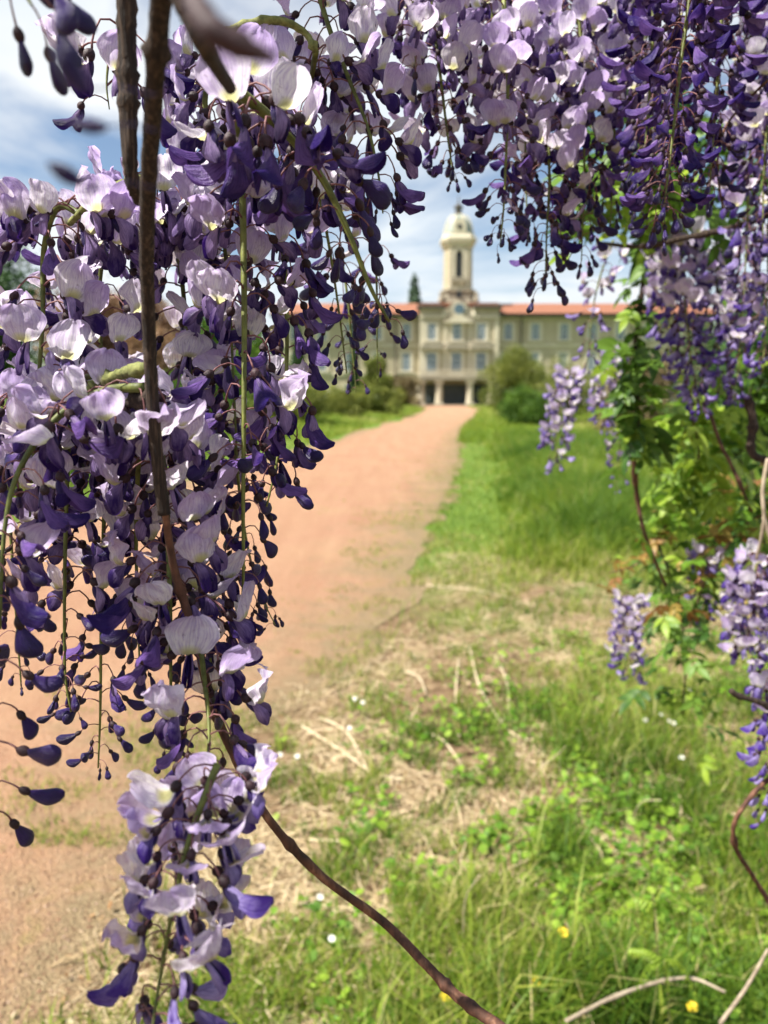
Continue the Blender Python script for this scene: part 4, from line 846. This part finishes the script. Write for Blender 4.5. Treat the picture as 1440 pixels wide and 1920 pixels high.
raceme('lilac raceme filling the gap behind the top centre', [(1000, -90, .80), (1040, 20, .80), (1060, 120, .80), (1065, 260, .80)], 58, .7, 1.1, 'mid')
raceme('upper raceme behind the pale one, tucked under the top edge', [(860, -90, .72), (880, 0, .72), (890, 100, .72), (892, 210, .72)], 40, .7, 1.05, 'mid')
# lower right of the upper group, farther off
raceme('long purple raceme hanging over the bright leaves', [(1275, 420, 1.15), (1280, 520, 1.15), (1290, 620, 1.15), (1300, 700, 1.15), (1315, 770, 1.15)], 96, .35, 1.15, 'far', 'lav', half_w=.5, tipsize=.7)
raceme('purple raceme right of the long one', [(1345, 440, 1.15), (1345, 540, 1.15), (1345, 640, 1.15), (1352, 740, 1.15)], 84, .35, 1.1, 'far', 'lav', half_w=.4, tipsize=.7)
raceme('grey lilac raceme with faded flowers near the right edge', [(1395, 520, 1.1), (1390, 600, 1.1), (1385, 680, 1.1), (1375, 750, 1.1)], 58, .5, .9, 'far', 'lav', tipsize=.6)
raceme('small purple raceme left of the long one, above the tan shrub', [(1245, 470, 1.25), (1250, 560, 1.25), (1258, 640, 1.25), (1265, 700, 1.25)], 52, .4, 1.1, 'far', 'lav')
raceme('dangling thin raceme overlapping the roof of the right wing', [(1150, 450, 1.25), (1125, 520, 1.25), (1110, 590, 1.25), (1105, 650, 1.25), (1098, 690, 1.25)], 26, .45, 1.0, 'far', 'lav', tipsize=.45)
raceme('purple raceme at the right edge below the lilac one', [(1440, 420, 1.0), (1440, 520, 1.0), (1435, 620, 1.0), (1430, 700, 1.0)], 56, .5, 1.0, 'far', 'lav')
raceme('white topped raceme hanging alone before the dark bush', [(1070, 690, 1.6), (1056, 740, 1.6), (1044, 800, 1.6), (1042, 875, 1.6)], 60, .85, 1.05, 'far', 'lav', tipsize=.6)
raceme('white and violet raceme right of the one hanging alone', [(1165, 650, 1.55), (1145, 690, 1.55), (1130, 740, 1.55), (1135, 800, 1.55)], 50, .75, 1.0, 'far', 'lav', tipsize=.6)
raceme('faded raceme with few cream flowers on the leafy stem', [(1165, 800, 1.6), (1160, 860, 1.6), (1155, 930, 1.6)], 16, .6, .9, 'far', 'lav')
raceme('pale raceme over the grass in the middle right', [(1185, 1115, 1.55), (1178, 1160, 1.55), (1172, 1210, 1.55), (1195, 1270, 1.55)], 50, .85, 1.1, 'far', 'lav', tipsize=.6)
raceme('large pale raceme cut by the right edge at mid height', [(1425, 1040, 1.15), (1410, 1090, 1.15), (1400, 1150, 1.15), (1405, 1225, 1.15)], 66, 1.0, 1.15, 'far', 'lav', tipsize=.9)
raceme('small bluish cluster left of the large pale raceme', [(1335, 1025, 1.4), (1318, 1050, 1.4), (1308, 1080, 1.4)], 16, .5, 1.0, 'far', 'lav')
raceme('few violet buds between the grass and the large pale raceme', [(1330, 1100, 1.4), (1320, 1130, 1.4), (1318, 1170, 1.4)], 8, .2, 1.0, 'far', 'lav')
raceme('violet raceme hanging at the lower right edge', [(1452, 1260, .95), (1448, 1340, .95), (1446, 1430, .95), (1444, 1540, .95)], 50, .2, 1.0, 'far', 'lav', half_w=.6, tipsize=.7)
# unseen wisteria overhead, implied by the shade, set between sun and left racemes
cv = thing('wisteria_canopy', 'unseen leafy wisteria overhead, clumped to shade the racemes at the left', 'vine', (-.35, .2, 2.15))
cvl = [(-.19, -.20, 0, .10, .10, .05), (-.12, -.12, .03, .09, .09, .05), (-.26, -.10, .02, .09, .09, .05), (-.2, .05, .02, .1, .1, .05)] + [(.10, .24, 0, .1, .1, .05), (.02, .2, .02, .1, .1, .05), (.15, .32, 0, .08, .08, .05)] + [(random.uniform(-.75, .55), random.uniform(-.45, .55), random.uniform(-.06, .14),   .13, .13, .05) for _ in range(22)]  # leading clumps added to shade the lowest raceme and the central left mass
co = obj('foliage', leafcloud('foliage', cvl, 1050, .024, M['f_green'], .1, seed=77), cv); co['kind'] = 'stuff'
for q in (((318, -130, .24), (-.1, .2, 2.05)), ((236, -120, .32), (-.2, .3, 2.05)), ((1300, -80, .56), (.3, .5, 2.05))):
    a = P(*q[0]); b = Vector(q[1]); vs, fs = tubegeo(spline([a - cv.location, (a + b) / 2 + Vector((.03, 0, 0)) - cv.location, b - cv.location, b + Vector((-.4, 0, .05)) - cv.location], 16), [.005] * 16, 8, .06); obj('stem', mesh('stem', vs, fs, M['twig']), cv)
# right hand stems and leaves
vine('long dark branch sloping behind the upper right racemes', [(1460, 395, .95), (1380, 425, 1.0), (1290, 445, 1.05), (1200, 462, 1.1), (1120, 455, 1.2)], [.0042, .0040, .0036, .0028], 'twig', n=40, knots=4)
vine('brown branch showing between flowers near the top right', [(1060, 20, .74), (1120, 60, .74), (1180, 92, .75), (1240, 100, .75), (1340, 100, .78), (1440, 60, .8)], [.0036, .0034, .0030], 'twig', n=40, knots=4)
vine('curling brown tendril over the lilac flowers at the right edge', [(1440, 150, .7), (1400, 190, .72), (1360, 240, .72), (1345, 310, .74), (1355, 390, .76)], [.0014, .0012, .0010], 'twigred', n=30)
leafy_vine('leafy_stem', 'tall leafy climbing stem covered in green leaves right of the building', [(1200, 330, 1.35), (1215, 430, 1.35), (1205, 540, 1.35), (1190, 660, 1.35), (1195, 760, 1.35), (1200, 840, 1.4)], .0058, LD + LY[:1], 120, .019, 'twig')
leafy_vine('leafy_stem', 'stem with bright yellow green leaves under the long purple raceme', [(1290, 760, 1.5), (1310, 840, 1.5), (1300, 900, 1.5), (1275, 960, 1.5)], .0030, LY, 110, .036, 'twigred', sc=1.15)
leafy_vine('leafy_stem', 'green leafy growth showing sky gaps behind the upper right racemes', [(1100, 400, 1.1), (1150, 340, 1.1), (1200, 360, 1.1), (1290, 380, 1.1)], .0025, LD + LY, 80, .030, 'twig')
leafy_vine('leafy_stem', 'bright leafy sprays against the dark gap near the right edge', [(1440, 700, 1.6), (1400, 760, 1.6), (1350, 770, 1.6), (1330, 740, 1.6)], .0026, LY + LD[:1], 40, .035, 'twig', sc=1.15)
leafy_vine('leafy_stem', 'tangle of leaves low at the right edge behind the grey twigs', [(1460, 860, 1.8), (1420, 930, 1.8), (1380, 990, 1.8), (1350, 1010, 1.8)], .0030, LD + LC[:1] + LY[:1], 90, .06, 'twig', sc=1.2)
leafy_vine('leafy_stem', 'leafy sprays between the top right racemes with sky behind', [(1180, 200, 1.3), (1210, 260, 1.3), (1250, 330, 1.3), (1330, 300, 1.3), (1430, 330, 1.3)], .0025, LD, 120, .05, 'twig', sc=1.1)
leafy_vine('leafy_stem', 'stem with a few coppery young leaves over the bare patch', [(1260, 960, 1.6), (1225, 1030, 1.6), (1190, 1060, 1.6), (1140, 1075, 1.6)], .0022, LC + LY[:2], 20, .022, 'twigred')
leafy_vine('leafy_stem', 'stem with green and copper leaves by the large pale raceme', [(1440, 960, 1.4), (1390, 990, 1.4), (1340, 1060, 1.4), (1310, 1120, 1.4), (1290, 1190, 1.4)], .0026, LC + LD + LY, 70, .032, 'twigred')
leafy_vine('leafy_stem', 'dim green leaves around the middle right stem base', [(1230, 1010, 1.6), (1270, 1120, 1.6), (1285, 1230, 1.6), (1280, 1340, 1.6)], .0028, LD + LY[:1], 60, .035, 'twig')
leafy_vine('leafy_stem', 'leafy shoot in the dark corner below the purple racemes', [(1440, 640, 1.6), (1410, 720, 1.6), (1400, 800, 1.6)], .0030, LD, 60, .045, 'twig')
vine('pale brown stem dropping straight below the leafy climbing stem', [(1190, 790, 1.45), (1188, 860, 1.45), (1196, 940, 1.5), (1212, 1010, 1.5), (1250, 1100, 1.55), (1290, 1160, 1.6)], [.0050, .0044, .0036, .0028], 'twigred', n=50, knots=5)
vine('slanting pinkish stem under the long purple raceme', [(1330, 770, 1.4), (1350, 830, 1.4), (1375, 880, 1.4), (1410, 960, 1.4)], [.0034, .0032, .0026], 'twigred', n=30, knots=3)
vine('curved dark vine stem at the right edge, looping toward the left', [(1400, 740, 1.15), (1412, 790, 1.15), (1408, 840, 1.15), (1425, 860, 1.15), (1480, 870, 1.15)], [.0062, .0060, .0060], 'twig', n=34, knots=3)
vine('grey dry forked branch at the right edge', [(1440, 860, 1.1), (1430, 920, 1.1), (1432, 980, 1.1), (1418, 1050, 1.12)], [.0030, .0028, .0016], 'deadstem', n=34, knots=3)
vine('grey dry twig splitting to the right of the forked branch', [(1432, 970, 1.1), (1445, 1010, 1.1), (1460, 1040, 1.1)], [.0030, .0022], 'deadstem', n=16)
vine('short dark twig pointing left at the lower right edge', [(1460, 1335, .9), (1420, 1315, .9), (1385, 1305, .9), (1370, 1295, .9)], [.0036, .0032, .0038], 'twig', n=20, knots=2)
vine('tan stem bowing left at the lower right edge', [(1470, 1440, .95), (1420, 1480, .95), (1378, 1540, .95), (1380, 1590, .97), (1410, 1640, 1.0), (1460, 1720, 1.0)], [.0028, .0028, .0030], 'twigred', n=40, knots=4)
vine('thin tan stem rising through the grass at the bottom right', [(1350, 1920, 1.3), (1400, 1850, 1.3), (1440, 1780, 1.3)], [.0035, .0025], 'deadstem', n=16)
vine('pale dry twig lying in the near grass at the bottom right', [(1060, 1915, 1.7), (1150, 1870, 1.75), (1240, 1840, 1.8), (1300, 1835, 1.8), (1360, 1860, 1.75)], [.0045, .0040, .0030], 'deadstem', name='fallen_twig', cat='twig', n=24, knots=3)
# drooping feathery shoots low on the right
def feather(label, c, d, arms):
    o = thing('drooping_shoot', label, 'plant', P(c[0], c[1], d), 'drooping yellow green shoots low at the right')
    for (dx, dy) in arms:
        pts = [Vector((0, 0, 0)), P(c[0] + dx * .5, c[1] + dy * .3 - 12, d) - P(c[0], c[1], d), P(c[0] + dx, c[1] + dy, d) - P(c[0], c[1], d)]; pth = spline(pts, 9)
        vs, fs = tubegeo(pth, [.0012] * 9, 5); 
        for i, q in enumerate(pth[1:]):
            tg = (pth[min(i + 2, 8)] - pth[i]).normalized()
            for s in (-1, 1):
                g_ = leaflet(.026 * (1 - .07 * i), .008, .3, None, .4); M4 = Matrix.Translation(q) @ tg.to_track_quat('X', 'Z').to_matrix().to_4x4() @ Matrix.Rotation(s * R(35), 4, 'Z') @ Matrix.Rotation(R(25), 4, 'Y'); k = len(vs); vs += [M4 @ v for v in g_[0]]; fs += [tuple(k + j for j in f) for f in g_[1]]
        obj('leaf', mesh('leaf', vs, fs, M['leafy']), o)
    b = P(c[0], c[1], d); gr = Vector((b.x + .02, b.y + .05, 0)) - b; vs, fs = tubegeo(spline([Vector((0, 0, 0)), gr * .5 + Vector((.02, 0, 0)), gr], 10), [.0018] * 10, 5); obj('stem', mesh('stem', vs, fs, M['greenstem']), o)
feather('drooping yellow green shoot with pleated leaves in the deep grass', (1225, 1690), 1.75, [(-75, 25), (95, -10), (70, 90), (-20, 60), (20, 70)])
feather('lower drooping shoot under the pleated one', (1245, 1800), 1.7, [(-50, 50), (60, 60), (10, 70), (-60, -20)])
print('flowers', NF[0], 'objects', len(bpy.data.objects), 'tris', sum(len(m.polygons) for m in bpy.data.meshes))
